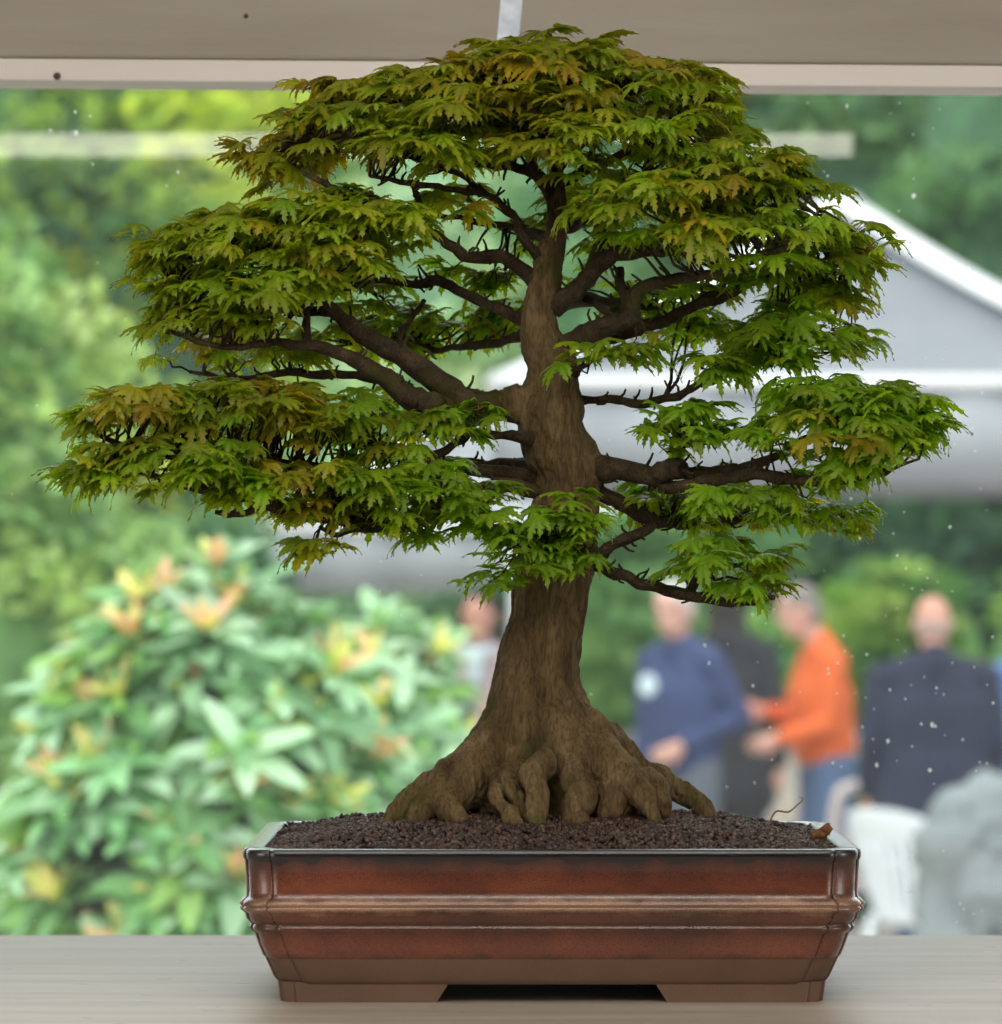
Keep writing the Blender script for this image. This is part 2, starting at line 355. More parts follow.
def glazemat():
    m = bpy.data.materials.new('red_brown_glaze'); t = nt(m); L = t.links
    out = t.nodes.new('ShaderNodeOutputMaterial'); b = t.nodes.new('ShaderNodeBsdfPrincipled'); L.new(b.outputs[0], out.inputs[0])
    b.inputs['Roughness'].default_value = .25; b.inputs['Specular IOR Level'].default_value = .8; b.inputs['Coat Weight'].default_value = .5; b.inputs['Coat Roughness'].default_value = .10; b.inputs['Coat IOR'].default_value = 1.5
    tc = t.nodes.new('ShaderNodeTexCoord'); s = t.nodes.new('ShaderNodeSeparateXYZ'); L.new(tc.outputs['Object'], s.inputs[0])
    mp = t.nodes.new('ShaderNodeMapping'); mp.inputs['Scale'].default_value = (1,1,.25); L.new(tc.outputs['Object'], mp.inputs[0])
    n0 = N(t, 'ShaderNodeTexNoise', Scale=45.0, Detail=6.0); L.new(mp.outputs[0], n0.inputs[0])
    ma = t.nodes.new('ShaderNodeMath'); ma.operation = 'MULTIPLY_ADD'; ma.inputs[1].default_value = .018; L.new(n0.outputs[0], ma.inputs[0])
    sb = t.nodes.new('ShaderNodeMath'); sb.operation = 'SUBTRACT'; sb.inputs[1].default_value = ZS+.009; L.new(s.outputs[2], sb.inputs[0]); L.new(sb.outputs[0], ma.inputs[2])
    mr = t.nodes.new('ShaderNodeMapRange'); mr.inputs[1].default_value = .04; mr.inputs[2].default_value = .145; L.new(ma.outputs[0], mr.inputs[0])
    red, dk, tan, blk = (.225,.070,.036), (.13,.044,.024), (.32,.17,.10), (.014,.013,.018)  # tan: worn band edges, lightened further to stand in for the lamp highlight
    def u(z): return (z-.04)/.105
    r = ramp(t, [(0, (.10,.045,.025)), (u(.046), red), (u(.064), (.17,.045,.024)), (u(.070), (.085,.03,.018)), (u(.076), dk), (u(.083), (.16,.055,.03)), (u(.0875), tan), (u(.0945), tan), (u(.099), dk), (u(.108), red), (u(.122), (.165,.05,.03)), (u(.1305), (.09,.032,.024)), (u(.1345), blk), (1, (.02,.02,.026))])
    L.new(mr.outputs[0], r.inputs[0])
    n1 = N(t, 'ShaderNodeTexNoise', Scale=900.0, Detail=4.0); L.new(tc.outputs['Object'], n1.inputs[0])
    r1 = ramp(t, [(.36, (.62,.6,.58)), (.5, (1.0,1.0,1.0)), (.7, (1.2,1.2,1.2))]); L.new(n1.outputs[0], r1.inputs[0])
    n5 = N(t, 'ShaderNodeTexNoise', Scale=7.0, Detail=4.0); L.new(tc.outputs['Object'], n5.inputs[0])
    r5 = ramp(t, [(.38, (.62,.62,.66)), (.65, (1.15,1.12,1.1))]); L.new(n5.outputs[0], r5.inputs[0])
    mu = t.nodes.new('ShaderNodeMixRGB'); mu.blend_type = 'MULTIPLY'; mu.inputs[0].default_value = 1; L.new(r.outputs[0], mu.inputs[1]); L.new(r1.outputs[0], mu.inputs[2])
    mu2 = t.nodes.new('ShaderNodeMixRGB'); mu2.blend_type = 'MULTIPLY'; mu2.inputs[0].default_value = 1; L.new(mu.outputs[0], mu2.inputs[1]); L.new(r5.outputs[0], mu2.inputs[2])
    L.new(mu2.outputs[0], b.inputs['Base Color'])
    bp = t.nodes.new('ShaderNodeBump'); bp.inputs['Strength'].default_value = .25; bp.inputs['Distance'].default_value = .0012
    L.new(n1.outputs[0], bp.inputs['Height']); L.new(bp.outputs[0], b.inputs['Normal'])
    return m
glaze = glazemat(); clay = mat('unglazed_brown_clay', (.15,.085,.054), (.20,.118,.078), 12, .62, .4, 350, bdist=.001)
pot = thing('bonsai_pot', (PX, 0, ZS), 'rectangular red-brown glazed bonsai pot with dark lip and raised band, on the shelf', 'plant pot')
bmo('pot_body', potbody(), [clay, glaze], pot)
def foot(sx_, sy_):
    bm = bmesh.new(); W, D = PW-.032, PD-.032
    L1, L2, T = .158, .10, .03
    def prism(poly0, poly1):
        a = [bm.verts.new((PX+sx_*x, sy_*y, ZS)) for x, y in poly0]; b = [bm.verts.new((PX+sx_*x, sy_*y, ZS+.019)) for x, y in poly1]
        n = len(a); bm.faces.new(a); bm.faces.new(b[::-1])
        for i in range(n): bm.faces.new((a[i], a[(i+1)%n], b[(i+1)%n], b[i]))
    def poly(o, e):
        c = .016; w_, d_ = W+o, D+o
        out = [(W-L1-e, d_), (w_-c, d_), (w_-c+.001, d_-.003)]
        for j in range(5):
            a = math.pi/2*(1-j/4); out.append((w_-c+ .003+ (c-.006)*math.cos(a)-.0, d_-c+.003+(c-.006)*math.sin(a)))
        return out + [(w_-.003, d_-c), (w_, d_-c), (w_, D-L2-e), (W-T-o, D-L2-e), (W-T-o, D-T-o), (W-L1-e, D-T-o)]
    prism(poly(-.0015, -.012), poly(.001, .0))
    return bm
for a in (-1, 1):
    for b_ in (-1, 1): bmo('foot', foot(a, b_), clay, pot)

# ------------------------------------------------------------------ soil
def zsoil(x, y):
    u = (x-PX)/(PW-.02); v = y/(PD-.02)
    q = max(0, 1-(u*u)**1.8); p = max(0, 1-abs(v)**3)
    return ZS+.1375 + .025*q*p + .004*fz((x,y,0), 22)
SX, SY = PW-.0185, PD-.0185
nx, ny = 110, 76; V = []; Fc = []
for j in range(ny):
    for i in range(nx):
        x = PX-SX+2*SX*i/(nx-1); y = -SY+2*SY*j/(ny-1)
        cx = max(0, abs(x-PX)-(SX-.022)); cy = max(0, abs(y)-(SY-.022))
        if cx > 0 and cy > 0 and math.hypot(cx, cy) > .018:
            s = .018/math.hypot(cx, cy); x = PX+math.copysign(SX-.022+cx*s, x-PX); y = math.copysign(SY-.022+cy*s, y)
        V.append((x, y, zsoil(x, y)-.004))
for j in range(ny-1):
    for i in range(nx-1): a = j*nx+i; Fc.append((a, a+1, a+nx+1, a+nx))
soilm = mat('dark_akadama', (.035,.018,.014), (.09,.045,.034), 60, .85)
def rock_proto(k):
    bm = bmesh.new(); bmesh.ops.create_icosphere(bm, subdivisions=1, radius=1)
    for v in bm.verts: v.co *= .72+.5*random.random()
    v = np.array([x.co[:] for x in bm.verts]); f = np.array([[y.index for y in x.verts] for x in bm.faces]); bm.free(); return v, f
protos = [rock_proto(k) for k in range(6)]
Vs = [np.array(V)]; Ts = [np.tile([.04,.022,.017], (len(V), 1))]; Fs = [np.vstack([np.array(Fc)[:, [0,1,2]], np.array(Fc)[:, [0,2,3]]])]; off = len(V)
for _ in range(15000):
    x = PX+random.uniform(-SX, SX); y = random.uniform(-SY, SY)
    if random.random() < .45: y = random.uniform(-SY, -.02)
    if abs(x-PX) > SX-.012 and abs(y) > SY-.012: continue
    z = zsoil(x, y)+random.uniform(-.002, .0015); r = random.uniform(.0018, .0040)
    v, f = random.choice(protos); q = Euler((random.random()*6, random.random()*6, random.random()*6)).to_matrix()
    vv = (v*np.array([1, .8, .75])*r) @ np.array(q).T + np.array([x, y, z])
    c = np.array(random.choice([(.075,.038,.028),(.10,.052,.038),(.05,.027,.022),(.13,.075,.055),(.03,.02,.018),(.085,.04,.026)]))*random.uniform(.35, 1.15)
    Vs.append(vv); Fs.append(f+off); Ts.append(np.tile(c, (len(vv), 1))); off += len(vv)
sm = leafmat('soil_granules', trans=0, rough=.55, gloss=.5)
so = npmesh('soil', np.vstack(Vs), np.vstack(Fs), sm, None, np.vstack(Ts)); tag(so, 'dark reddish-brown granular soil filling the bonsai pot', 'soil', kind='stuff')

# ------------------------------------------------------------------ bonsai tree
S0 = .000968
tree = thing('bonsai_tree', (PX, 0, ZS+.15), 'old maple bonsai with thick flared trunk and layered serrated green leaves in the brown pot', 'bonsai')
barkL = bark('trunk_bark', (.075,.046,.020), (.185,.122,.055), (.33,.235,.12), True)
barkU = bark('branch_bark', (.040,.026,.014), (.088,.060,.034), (.17,.125,.075), True, 1.0)
def barknoise(amp, seed=0):
    def fn(p, n):
        a = fz((p[0], p[1], p[2]*.28), 42, seed)*1.0 + fz(p, 26, seed+1)*.9 + fz((p[0], p[1], p[2]*.35), 110, seed+2)*.45 + fz(p, 160, seed+3)*.25
        r = abs(fz((p[0], p[1], p[2]*.16), 75, seed+4)); a -= max(0, .12-r)*4.5
        return a*amp
    return fn
def PC(seq): return [P(a, b, c) for a, b, c, _ in seq], [d*S0 for *_, d in seq]
TR = [(548,812,.03,60),(544,780,.025,62),(540,760,.018,60),(537,740,.005,58),(537,712,.0,50),(537,680,0,43),(542,650,0,39),(548,620,0,38),(552,590,0,39),(556,560,0,39),(562,520,0,36),(567,488,0,31),(570,467,0,34),(552,435,0,33),(550,408,0,36),(552,390,0,30),(553,370,0,28),(541,338,0,19),(538,305,.0,18),(546,280,.0,17),(552,250,.005,14),(557,222,.01,11),(556,190,.01,9),(552,150,.02,6),(548,100,.02,4),(548,60,.02,2)]
bm = bmesh.new(); p_, r_ = PC(TR); p2, r2 = catmull(p_, r_, 3); chain(bm, p2, r2)
FL = [[(532,725,0,48),(490,765,-.01,36),(445,792,-.02,24),(415,815,-.03,16)],
      [(545,730,-.0,46),(520,765,-.02,34),(490,800,-.03,22)],
      [(550,730,-.01,48),(572,768,-.035,36),(578,805,-.04,26)],
      [(552,720,0,44),(590,760,-.02,36),(625,790,-.04,24)],
      [(550,730,.02,50),(590,780,.08,34),(640,815,.12,16)],
      [(540,730,.02,50),(490,780,.08,34),(440,812,.13,16)]]
for s in FL:
    p_, r_ = PC(s); chain(bm, p_, r_)
caps(bm, P(592,468,-.005), P(606,470,-.008), 22*S0, 15*S0); caps(bm, P(515,403,-.01), P(500,405,-.01), 20*S0, 14*S0)
me = fuse(bm, .0021, 6); displace(me, barknoise(.0042)); link('trunk', me, barkL, tree)
ROOTS = [[(515,770,-.055,15),(508,783,-.075,14),(520,800,-.085,10),(524,815,-.09,7)],
 [(575,775,-.055,20),(580,795,-.07,17),(572,812,-.08,11),(568,822,-.085,7)],
 [(645,785,-.035,17),(655,792,-.055,14),(662,806,-.06,10),(668,820,-.06,7)],
 [(500,752,-.01,34),(460,780,-.03,28),(432,795,-.04,22),(408,808,-.055,15),(390,820,-.06,8),(375,828,-.065,4)],
 [(478,775,-.04,26),(455,795,-.065,20),(448,806,-.08,14),(458,818,-.095,10),(466,828,-.10,7)],
 [(498,775,-.06,10),(496,792,-.085,9),(502,806,-.10,8),(508,815,-.11,9),(514,828,-.118,7)],
 [(545,762,-.07,13),(533,772,-.09,12),(537,790,-.10,10.5),(536,806,-.105,12),(535,816,-.108,14),(536,824,-.11,12)],
 [(572,822,-.11,9),(582,820,-.112,9),(592,826,-.11,6)],
 [(600,765,-.04,30),(625,780,-.06,20),(638,792,-.075,15),(648,806,-.085,12),(655,820,-.09,8)],
 [(615,790,-.055,24),(618,800,-.06,20),(612,812,-.07,14)],
 [(600,750,.0,32),(635,775,.01,20),(660,784,.01,17),(682,792,.005,14),(698,803,.0,11),(708,816,0,8)],
 [(455,775,-.04,20),(432,800,-.06,17),(420,815,-.07,12),(415,830,-.075,9)]]
for k, s in enumerate(ROOTS):
    bm = bmesh.new(); p_, r_ = PC(s); p2, r2 = catmull(p_, r_, 3); chain(bm, p2, r2)
    for _ in range(5):
        i = random.randrange(2, len(p2)); d = Vector((random.gauss(0,1), random.gauss(0,1), random.gauss(0,1))).normalized()
        caps(bm, p2[i], p2[i]+d*r2[i]*.45, r2[i]*.75, r2[i]*.6)
    me = fuse(bm, .0017, 3); displace(me, barknoise(.0046, k+3)); link('surface_root', me, barkL, tree)

# branches: key -> paths of (px, py, Y, r px)
BR = {
 'L1': [[(545,410,0,22),(500,406,-.01,14),(470,403,-.02,13),(440,383,-.03,12),(395,353,-.04,10),(355,330,-.05,8),(323,303,-.06,6.5),(316,285,-.06,4),(300,262,-.06,3),(270,240,-.07,2)],
        [(330,312,-.05,5),(300,311,-.05,4.5),(275,311,-.05,4),(235,328,-.06,3),(190,320,-.07,2)]],
 'L2': [[(470,404,-.02,12),(431,405,-.03,13),(411,398,-.045,10),(379,374,-.06,8.5),(355,359,-.07,7.5),(315,347,-.09,5.5),(275,344,-.1,4),(220,346,-.12,3),(170,330,-.13,2)],
        [(306,345,-.09,5),(308,330,-.09,4),(306,312,-.09,2.5)],
        [(431,403,-.045,12),(429,402,-.062,11.5)]],
 'L3': [[(420,400,-.0,6),(403,385,.03,5),(355,376,.05,4.5),(300,373,.07,4),(240,378,.08,3),(190,372,.09,2)]],
 'L4': [[(536,282,.0,9),(520,268,-.0,7),(499,256,-.01,6),(471,257,-.02,6),(451,246,-.03,5),(427,228,-.04,5),(403,210,-.05,5),(375,203,-.06,4.5),(340,190,-.08,3),(300,170,-.1,2)],
        [(421,224,-.04,4),(420,205,-.04,3),(415,190,-.04,2.5),(412,180,-.04,1.5)]],
 'L5': [[(532,325,.0,9),(514,316,.01,5.5),(475,298,.03,5),(439,281,.05,5),(419,286,.07,4.5),(395,282,.08,4),(350,285,.1,3),(300,290,.12,2)],
        [(400,345,.06,3.5),(401,330,.07,3),(415,315,.08,3),(425,300,.08,2)],
],
 'L6': [[(543,262,0,7),(532,250,-.01,4.5),(522,236,-.02,4.5),(512,215,-.03,4.5),(500,204,-.04,4),(484,195,-.05,3),(438,186,-.07,3),(402,182,-.08,2.5),(370,176,-.09,2)],
        [(500,204,-.04,3.5),(480,190,-.05,3),(462,175,-.06,3),(440,168,-.07,2)]],
 'T1': [[(553,200,.01,7),(542,182,-.01,5.5),(526,170,-.02,5),(502,166,-.04,4.5),(474,162,-.06,4),(422,160,-.09,3),(370,145,-.11,2.5),(330,120,-.12,2)],
        [(545,186,-.01,5),(530,160,-.03,4),(518,140,-.04,3),(500,110,-.05,2.5),(470,85,-.06,2)]],
 'T2': [[(555,170,.02,6),(575,150,.0,4),(600,125,-.02,3),(625,95,-.03,2)],[(553,130,.02,4),(540,100,.04,3),(525,70,.05,2)],
        [(556,185,.02,6),(600,165,.02,4),(640,145,.0,3.5),(680,125,-.02,3),(715,100,-.03,2)]],
 'R1': [[(552,305,.0,14),(570,296,-.01,9),(588,280,-.02,8.5),(605,259,-.03,8.5),(626,251,-.04,8),(668,250,-.06,7),(686,240,-.07,6),(712,232,-.09,4.5),(760,214,-.11,3),(800,195,-.12,2)],
        [(590,272,-.02,6),(597,248,-.02,6),(601,228,-.03,5),(612,205,-.04,4),(640,185,-.05,3),(660,150,-.06,2.5),(690,120,-.07,2)],
        [(668,250,-.06,4),(700,222,-.06,3),(740,196,-.07,2)]],
 'R2': [[(552,350,0,14),(566,343,-.01,8),(588,334,-.02,9),(610,327,-.03,10),(628,318,-.04,11),(633,305,-.04,9),(642,290,-.05,7),(668,281,-.06,6),(704,276,-.08,4.5),(750,258,-.1,3),(800,240,-.12,2)],
        [(630,305,-.04,7),(622,285,-.03,5),(620,268,-.02,4)],[(615,318,.0,3),(590,300,.01,4),(575,292,.02,4)]],
 'R3': [[(600,340,0,7),(638,329,0,6),(665,319,.01,6),(695,307,.02,5.5),(727,296,.03,4.5),(755,281,.03,4),(800,273,.04,3),(850,262,.04,2)],
        [(695,307,.02,4),(720,285,.03,3.5),(745,262,.04,3),(790,250,.05,2)]],
 'R4': [[(565,402,0,8),(590,400,0,4),(614,399,0,4),(644,404,0,4.2),(668,398,-.01,4),(692,389,-.02,3.8),(715,376,-.03,4),(745,368,-.04,3),(790,350,-.05,2)],
        [(700,386,-.02,3),(720,379,-.03,2.5),(722,366,-.03,1.5)]],
 'R5': [[(575,468,0,24),(600,468,-.01,13),(629,471,-.02,10),(657,478,-.03,9),(671,487,-.04,7),(713,481,-.06,6.5),(755,475,-.08,6),(797,479,-.1,5.5),(840,481,-.12,4),(890,470,-.13,2.5)],
        [(657,474,-.03,8),(685,474,-.03,6),(720,470,-.04,5),(752,466,-.05,4.5),(790,450,-.06,4),(806,438,-.06,3),(850,425,-.07,2)],
        [(668,468,-.03,5),(679,455,-.03,3),(689,445,-.04,3),(727,435,-.05,4),(769,423,-.06,4),(801,407,-.07,3),(850,395,-.08,2)],
        [(655,474,-.04,9),(675,467,-.05,10),(683,470,-.055,8)]],
 'R6': [[(580,478,.01,16),(605,495,.01,7),(629,509,.02,7),(654,520,.03,7),(685,523,.05,6),(720,522,.07,5),(755,516,.09,4),(804,520,.1,3.5),(850,515,.1,2)],
        [(570,572,0,10),(598,556,.01,7),(612,548,.01,5.5),(635,536,.02,5.5),(654,522,.03,6)]],
 'R7': [[(565,545,0,14),(592,562,-.01,6),(622,576,-.02,5.5),(650,586,-.03,6),(688,594,-.05,6),(706,600,-.06,4.5),(741,604,-.08,4),(775,598,-.09,2.5)],
        [(690,592,-.05,5),(697,578,-.05,4),(708,567,-.06,3),(722,562,-.07,2)],[(697,580,-.05,2.5),(715,580,-.05,2)]],
 'B1': [[(570,500,0,16),(535,492,-.01,8),(490,486,-.03,7),(450,500,-.05,6),(400,522,-.07,6),(340,520,-.09,6),(287,511,-.11,7),(247,496,-.13,5.5),(200,490,-.14,4),(150,475,-.15,2.5),(110,460,-.16,2)],
        [(410,522,-.07,4),(380,527,-.08,3),(340,533,-.09,2.5),(320,528,-.1,2)],[(262,502,-.12,4),(240,515,-.13,3),(215,512,-.14,2)]],
 'B2': [[(575,480,0,16),(535,478,0,8),(480,470,.0,6),(420,474,-.02,5),(350,470,-.04,4.5),(279,463,-.06,4.5),(239,463,-.08,4),(183,457,-.1,4),(136,450,-.12,3),(90,430,-.13,2)]],
 'B3': [[(555,440,0,14),(520,438,-.03,5),(479,432,-.05,3.5),(460,440,-.06,4),(440,452,-.06,4),(402,454,-.06,4),(377,447,-.06,4),(371,434,-.06,3.5),(373,422,-.06,2.5),(380,412,-.06,1.5)],
        [(371,432,-.06,2),(365,415,-.06,1.5)],[(479,432,-.05,3),(455,432,-.07,2.5),(415,430,-.09,2)]],
 'F1': [[(562,535,-.02,12),(556,545,-.05,4),(545,548,-.08,3),(520,545,-.1,2)],[(556,548,-.05,3),(575,545,-.08,2.5),(598,552,-.09,2)]],
 'F2': [[(570,372,-.01,10),(578,368,-.03,3),(590,362,-.05,1.8),(615,350,-.07,1.3)]],
 'K1': [[(541,330,.01,12),(520,335,.05,5),(480,345,.1,4),(430,350,.15,3),(380,345,.18,2)],[(555,300,.02,12),(600,300,.08,5),(650,310,.13,4),(700,330,.17,3),(740,345,.2,2)],
        [(552,240,.02,9),(520,230,.08,4),(470,220,.14,3),(420,215,.18,2)],[(556,230,.02,9),(600,215,.08,4),(660,195,.14,3),(720,190,.18,2)],
        [(560,480,.02,16),(620,500,.08,6),(680,505,.13,4),(740,500,.17,3),(780,490,.2,2)],[(560,470,.02,16),(500,465,.08,6),(430,460,.13,4),(360,440,.17,3),(300,425,.2,2)]],
}
branch_bm, branch_obj, branch_pts = {}, {}, {}
for key, paths in BR.items():
    bm = bmesh.new(); allp = []
    for s in paths:
        p_, r_ = [P(a, b, c) for a, b, c, _ in s], [d*S0 for *_, d in s]
        p2, r2 = catmull(p_, r_, 5)
        for i in range(1, len(p2)-1):
            r2[i] *= 1+.28*fz(p2[i], 90, 5)+.1*random.random()
            p2[i] = p2[i] + Vector((fz(p2[i], 60, 1), fz(p2[i], 60, 2), fz(p2[i], 60, 3)))*.0035
        tube(bm, p2, r2, 12, jit=.16)
        allp += [(p, r) for p, r in zip(p2, r2)][4:]
        for i in range(6, len(p2)-1):           # short spurs
            if random.random() < .55:
                d = Vector((random.gauss(0,.5), random.gauss(0,.5), random.choice([1,1,-.6])*random.uniform(.4,1))).normalized()
                L_ = random.uniform(4, 13)*S0; q = p2[i]; e_ = q+d*(r2[i]+L_*.6)+Vector((random.gauss(0,1), 0, random.gauss(0,1)))*.001
                tube(bm, [q, q+d*r2[i], e_, e_+(d+Vector((random.gauss(0,.6),0,.3)))*L_*.4], [1.8*S0, 1.7*S0, 1.3*S0, 1.0*S0], 5, jit=.4)
    branch_pts[key] = allp
    branch_bm[key] = bm

# leaf shapes: seven serrated lobes radiating from the stalk
def leaf_proto(seed):
    rr = random.Random(seed); V, Fc, M = [], [], []
    lobes = [(0,1,.145),(32,.93,.14),(-32,.93,.14),(66,.76,.125),(-66,.76,.125),(104,.46,.10),(-104,.46,.10)]
    droop = rr.uniform(.25, .8); curlx = rr.uniform(-.25, .25)
    for ang, L_, wd in lobes:
        ang = R(ang+rr.uniform(-7, 7)); L_ *= rr.uniform(.85, 1.12); n = 12 if L_ > .6 else 6; base = len(V); bend = rr.uniform(-.3, .3); dl = droop*rr.uniform(.6, 1.45); tw = rr.uniform(-.7,.7)
        for i in range(n+1):
            t_ = i/n; w_ = wd*1.02*(math.sin(math.pi*min(1, t_**.85*.94+.04))**.85) if i < n else 0
            if t_ < .12: w_ = max(w_, .05)
            if 1 < i < n: w_ *= 1.30 if i % 2 == 0 else .70
            a = ang+bend*t_*t_; cx, cy = math.sin(a)*L_*t_, math.cos(a)*L_*t_
            nx_, ny_ = math.cos(a), -math.sin(a); rad2 = (L_*t_)**2
            z = .16*L_*t_ - dl*rad2*.68 - (.16*t_**6)
            up = .5*w_
            bk = .10 if i % 2 == 0 else 0
            V.append((cx-nx_*w_+math.sin(a)*bk*.6, cy-ny_*w_+math.cos(a)*bk*.6, z-up-tw*w_*.5)); V.append((cx, cy, z)); V.append((cx+nx_*w_+math.sin(a)*bk*.6, cy+ny_*w_+math.cos(a)*bk*.6, z-up+tw*w_*.5))
        for i in range(n):
            b = base+i*3
            Fc += [(b, b+1, b+4), (b, b+4, b+3), (b+1, b+2, b+5), (b+1, b+5, b+4)]
    V = np.array(V); V[:, 2] += curlx*V[:, 0]*.5
    mid = np.zeros(len(V)); mid[1::3] = 1
    r = np.hypot(V[:, 0], V[:, 1])
    return V, np.array(Fc), mid, r
LP = [leaf_proto(100+k) for k in range(20)]
mapleM = leafmat('maple_leaf', .5, .38, .42, (2.1,2.2,.45))
stalkM = mat('reddish_leaf_stalk', (.22,.11,.05), (.30,.20,.08), 60, .5)
twigM = mat('dark_twig', (.05,.028,.018), (.10,.06,.04), 90, .8)
# pads: branch, cx, cy, Y, rx, ry, rY, leaves, size px, mode
PADS = [
 # top dome
 ('T1', 420,112,-.04,115,52,.10,150), ('T2',545,75,-.02,105,42,.11,150), ('T2',640,95,-.02,95,44,.10,125), ('T1',500,125,-.12,120,48,.07,120), ('T2',600,150,-.12,105,42,.07,105),
 ('T2',560,90,.12,150,55,.09,110), ('T1',400,135,.08,130,50,.09,80),('T2',700,100,-.04,45,30,.07,40),('T2',510,75,-.07,90,36,.06,60),
 # upper left shoulder
 ('T1',335,140,-.06,75,50,.09,95), ('L6',400,150,-.12,70,34,.05,50), ('T1',270,165,-.03,45,24,.06,28),('T1',330,90,-.02,40,22,.05,20),
 # left cloud
 ('L1',225,250,-.09,88,44,.09,130), ('L1',320,225,-.11,90,36,.08,110), ('L4',375,225,-.13,60,28,.05,60),('L1',190,285,-.09,58,42,.07,70),('L2',250,300,-.14,95,30,.05,75),('L2',200,325,-.10,62,22,.07,45),
 ('L1',330,265,-.14,80,26,.04,45),('L3',230,355,.07,90,20,.08,40),('L5',330,300,.13,100,45,.07,55),
 # right shoulder
 ('R1',740,175,-.08,80,38,.09,100), ('R1',790,200,-.08,62,34,.08,70), ('R2',760,235,-.12,95,34,.07,95), ('R1',660,205,-.13,90,34,.06,90),('R3',820,262,.02,68,42,.09,75), ('R1',700,150,.08,85,40,.08,60),
 ('R3',760,285,.06,90,30,.08,55),('R2',690,240,-.14,80,24,.04,45),
 # right mid
 ('R4',800,345,-.03,75,34,.08,75),('R4',745,365,-.05,60,22,.06,32),('R3',820,310,.06,60,26,.07,40),('R5',690,425,-.07,52,26,.04,35),
 # right lobe
 ('R5',850,405,-.07,88,30,.10,110),('R5',885,440,-.10,70,32,.08,80),('R5',820,430,-.12,80,28,.05,60),('R5',850,470,-.11,60,26,.06,45),
 ('R6',740,512,.08,100,28,.08,70),('R6',820,515,.08,62,26,.08,45),('R7',740,560,-.07,68,24,.06,42),('R7',765,590,-.09,38,14,.04,18),('R6',680,500,.05,60,24,.06,30),('R5',775,500,-.08,90,20,.05,30),
 # left low
 ('B2',142,420,-.12,78,34,.08,95),('B2',220,410,-.10,95,34,.08,110),('B2',320,425,-.07,85,30,.08,75),('B1',180,470,-.15,110,34,.07,110),('B1',100,465,-.14,50,28,.06,35),
 ('B1',290,485,-.14,95,28,.05,80),('B2',400,465,-.06,70,22,.06,45),('B1',400,495,-.10,95,28,.05,90),('B1',465,512,-.08,55,26,.05,42),('B1',340,515,-.11,80,18,.04,40),('B2',270,440,.02,110,28,.06,45),
 # front & centre
 ('F1',545,535,-.09,62,30,.04,55),('F1',520,560,-.09,42,26,.03,28),('F1',580,560,-.08,34,16,.03,14),('B3',460,412,-.07,52,16,.03,24),('B3',430,430,-.08,50,12,.03,12),
 # back masses
 ('K1',430,335,.16,90,32,.06,55),('K1',680,310,.16,90,36,.06,55),('K1',640,210,.14,110,40,.07,70),('K1',450,205,.15,60,22,.05,12),('K1',350,350,.16,100,36,.06,45),
 ('K1',700,500,.16,90,34,.06,45),('K1',330,420,.17,110,32,.06,45),('K1',560,240,.14,50,36,.05,18),('K1',730,340,.17,60,30,.06,26),('K1',600,275,.14,40,40,.05,16),('K1',500,330,.15,50,40,.05,20),
]
EXTRA = [  # single sprays: branch, px, py, Y, count, spread px
 ('L6',462,205,-.09,3,12),('T2',700,100,-.05,2,10),('F1',490,575,-.09,4,10),('F1',570,492,-.07,2,14),('R2',660,340,-.06,2,14),('F2',580,352,-.07,3,14),('F2',615,348,-.07,3,12),('F2',640,350,-.07,2,8),
 ('B1',290,540,-.12,3,12),('B1',330,545,-.11,2,8),('B1',410,530,-.09,3,12),('R4',700,320,.12,3,20),('L3',390,385,.05,2,10),('K1',440,265,.12,1,5),('K1',490,280,.12,5,16),('R5',830,395,-.09,3,20),
 ('R3',870,330,.05,3,16),('T1',245,150,-.03,3,14),('L1',155,235,-.08,4,16),('L1',152,300,-.08,4,16),('B2',75,415,-.12,3,14),('B2',78,470,-.13,4,16),('R5',918,430,-.1,5,18),('R1',870,235,-.08,4,16),('R3',870,265,.0,4,16)]
def base_v(p): return (float(p[0]), float(p[1]), float(p[2]))
def leaf_tone(p, back):
    # young growth towards the top and left of the crown is rusty, the lower right fresh green
    px = 501+(p[0])/S0; py = 570-(p[2]-CZ)/S0
    h = np.clip((470-py)/420, 0, 1); l = np.clip((640-px)/560, 0, 1)
    rust = np.clip(.15+.55*h+.35*l-.18+rng.normal(0,.16), 0, 1)
    green = np.array([.098,.185,.011]); olive = np.array([.155,.165,.009]); red = np.array([.19,.115,.012])
    c = green*(1-rust)+olive*rust
    q = np.clip(.12+1.0*fz(base_v(p), 9, 4)+.6*(rust-.5), 0, .6)*(1 if rng.random() < .6 else .35); c = c*(1-q)+red*q
    c = c*rng.uniform(1.0, 1.9)*np.array([1.08, 1, 1])
    return c
def build_foliage(key, leaves):
    Vs, Fs, Ts = [], [], []; off = 0; bmst = bmesh.new(); bmtw = bmesh.new()
    return Vs, Fs, Ts
fol = {k: dict(V=[], F=[], T=[], off=0, st=bmesh.new(), tw=branch_bm[k]) for k in BR}
total = 0
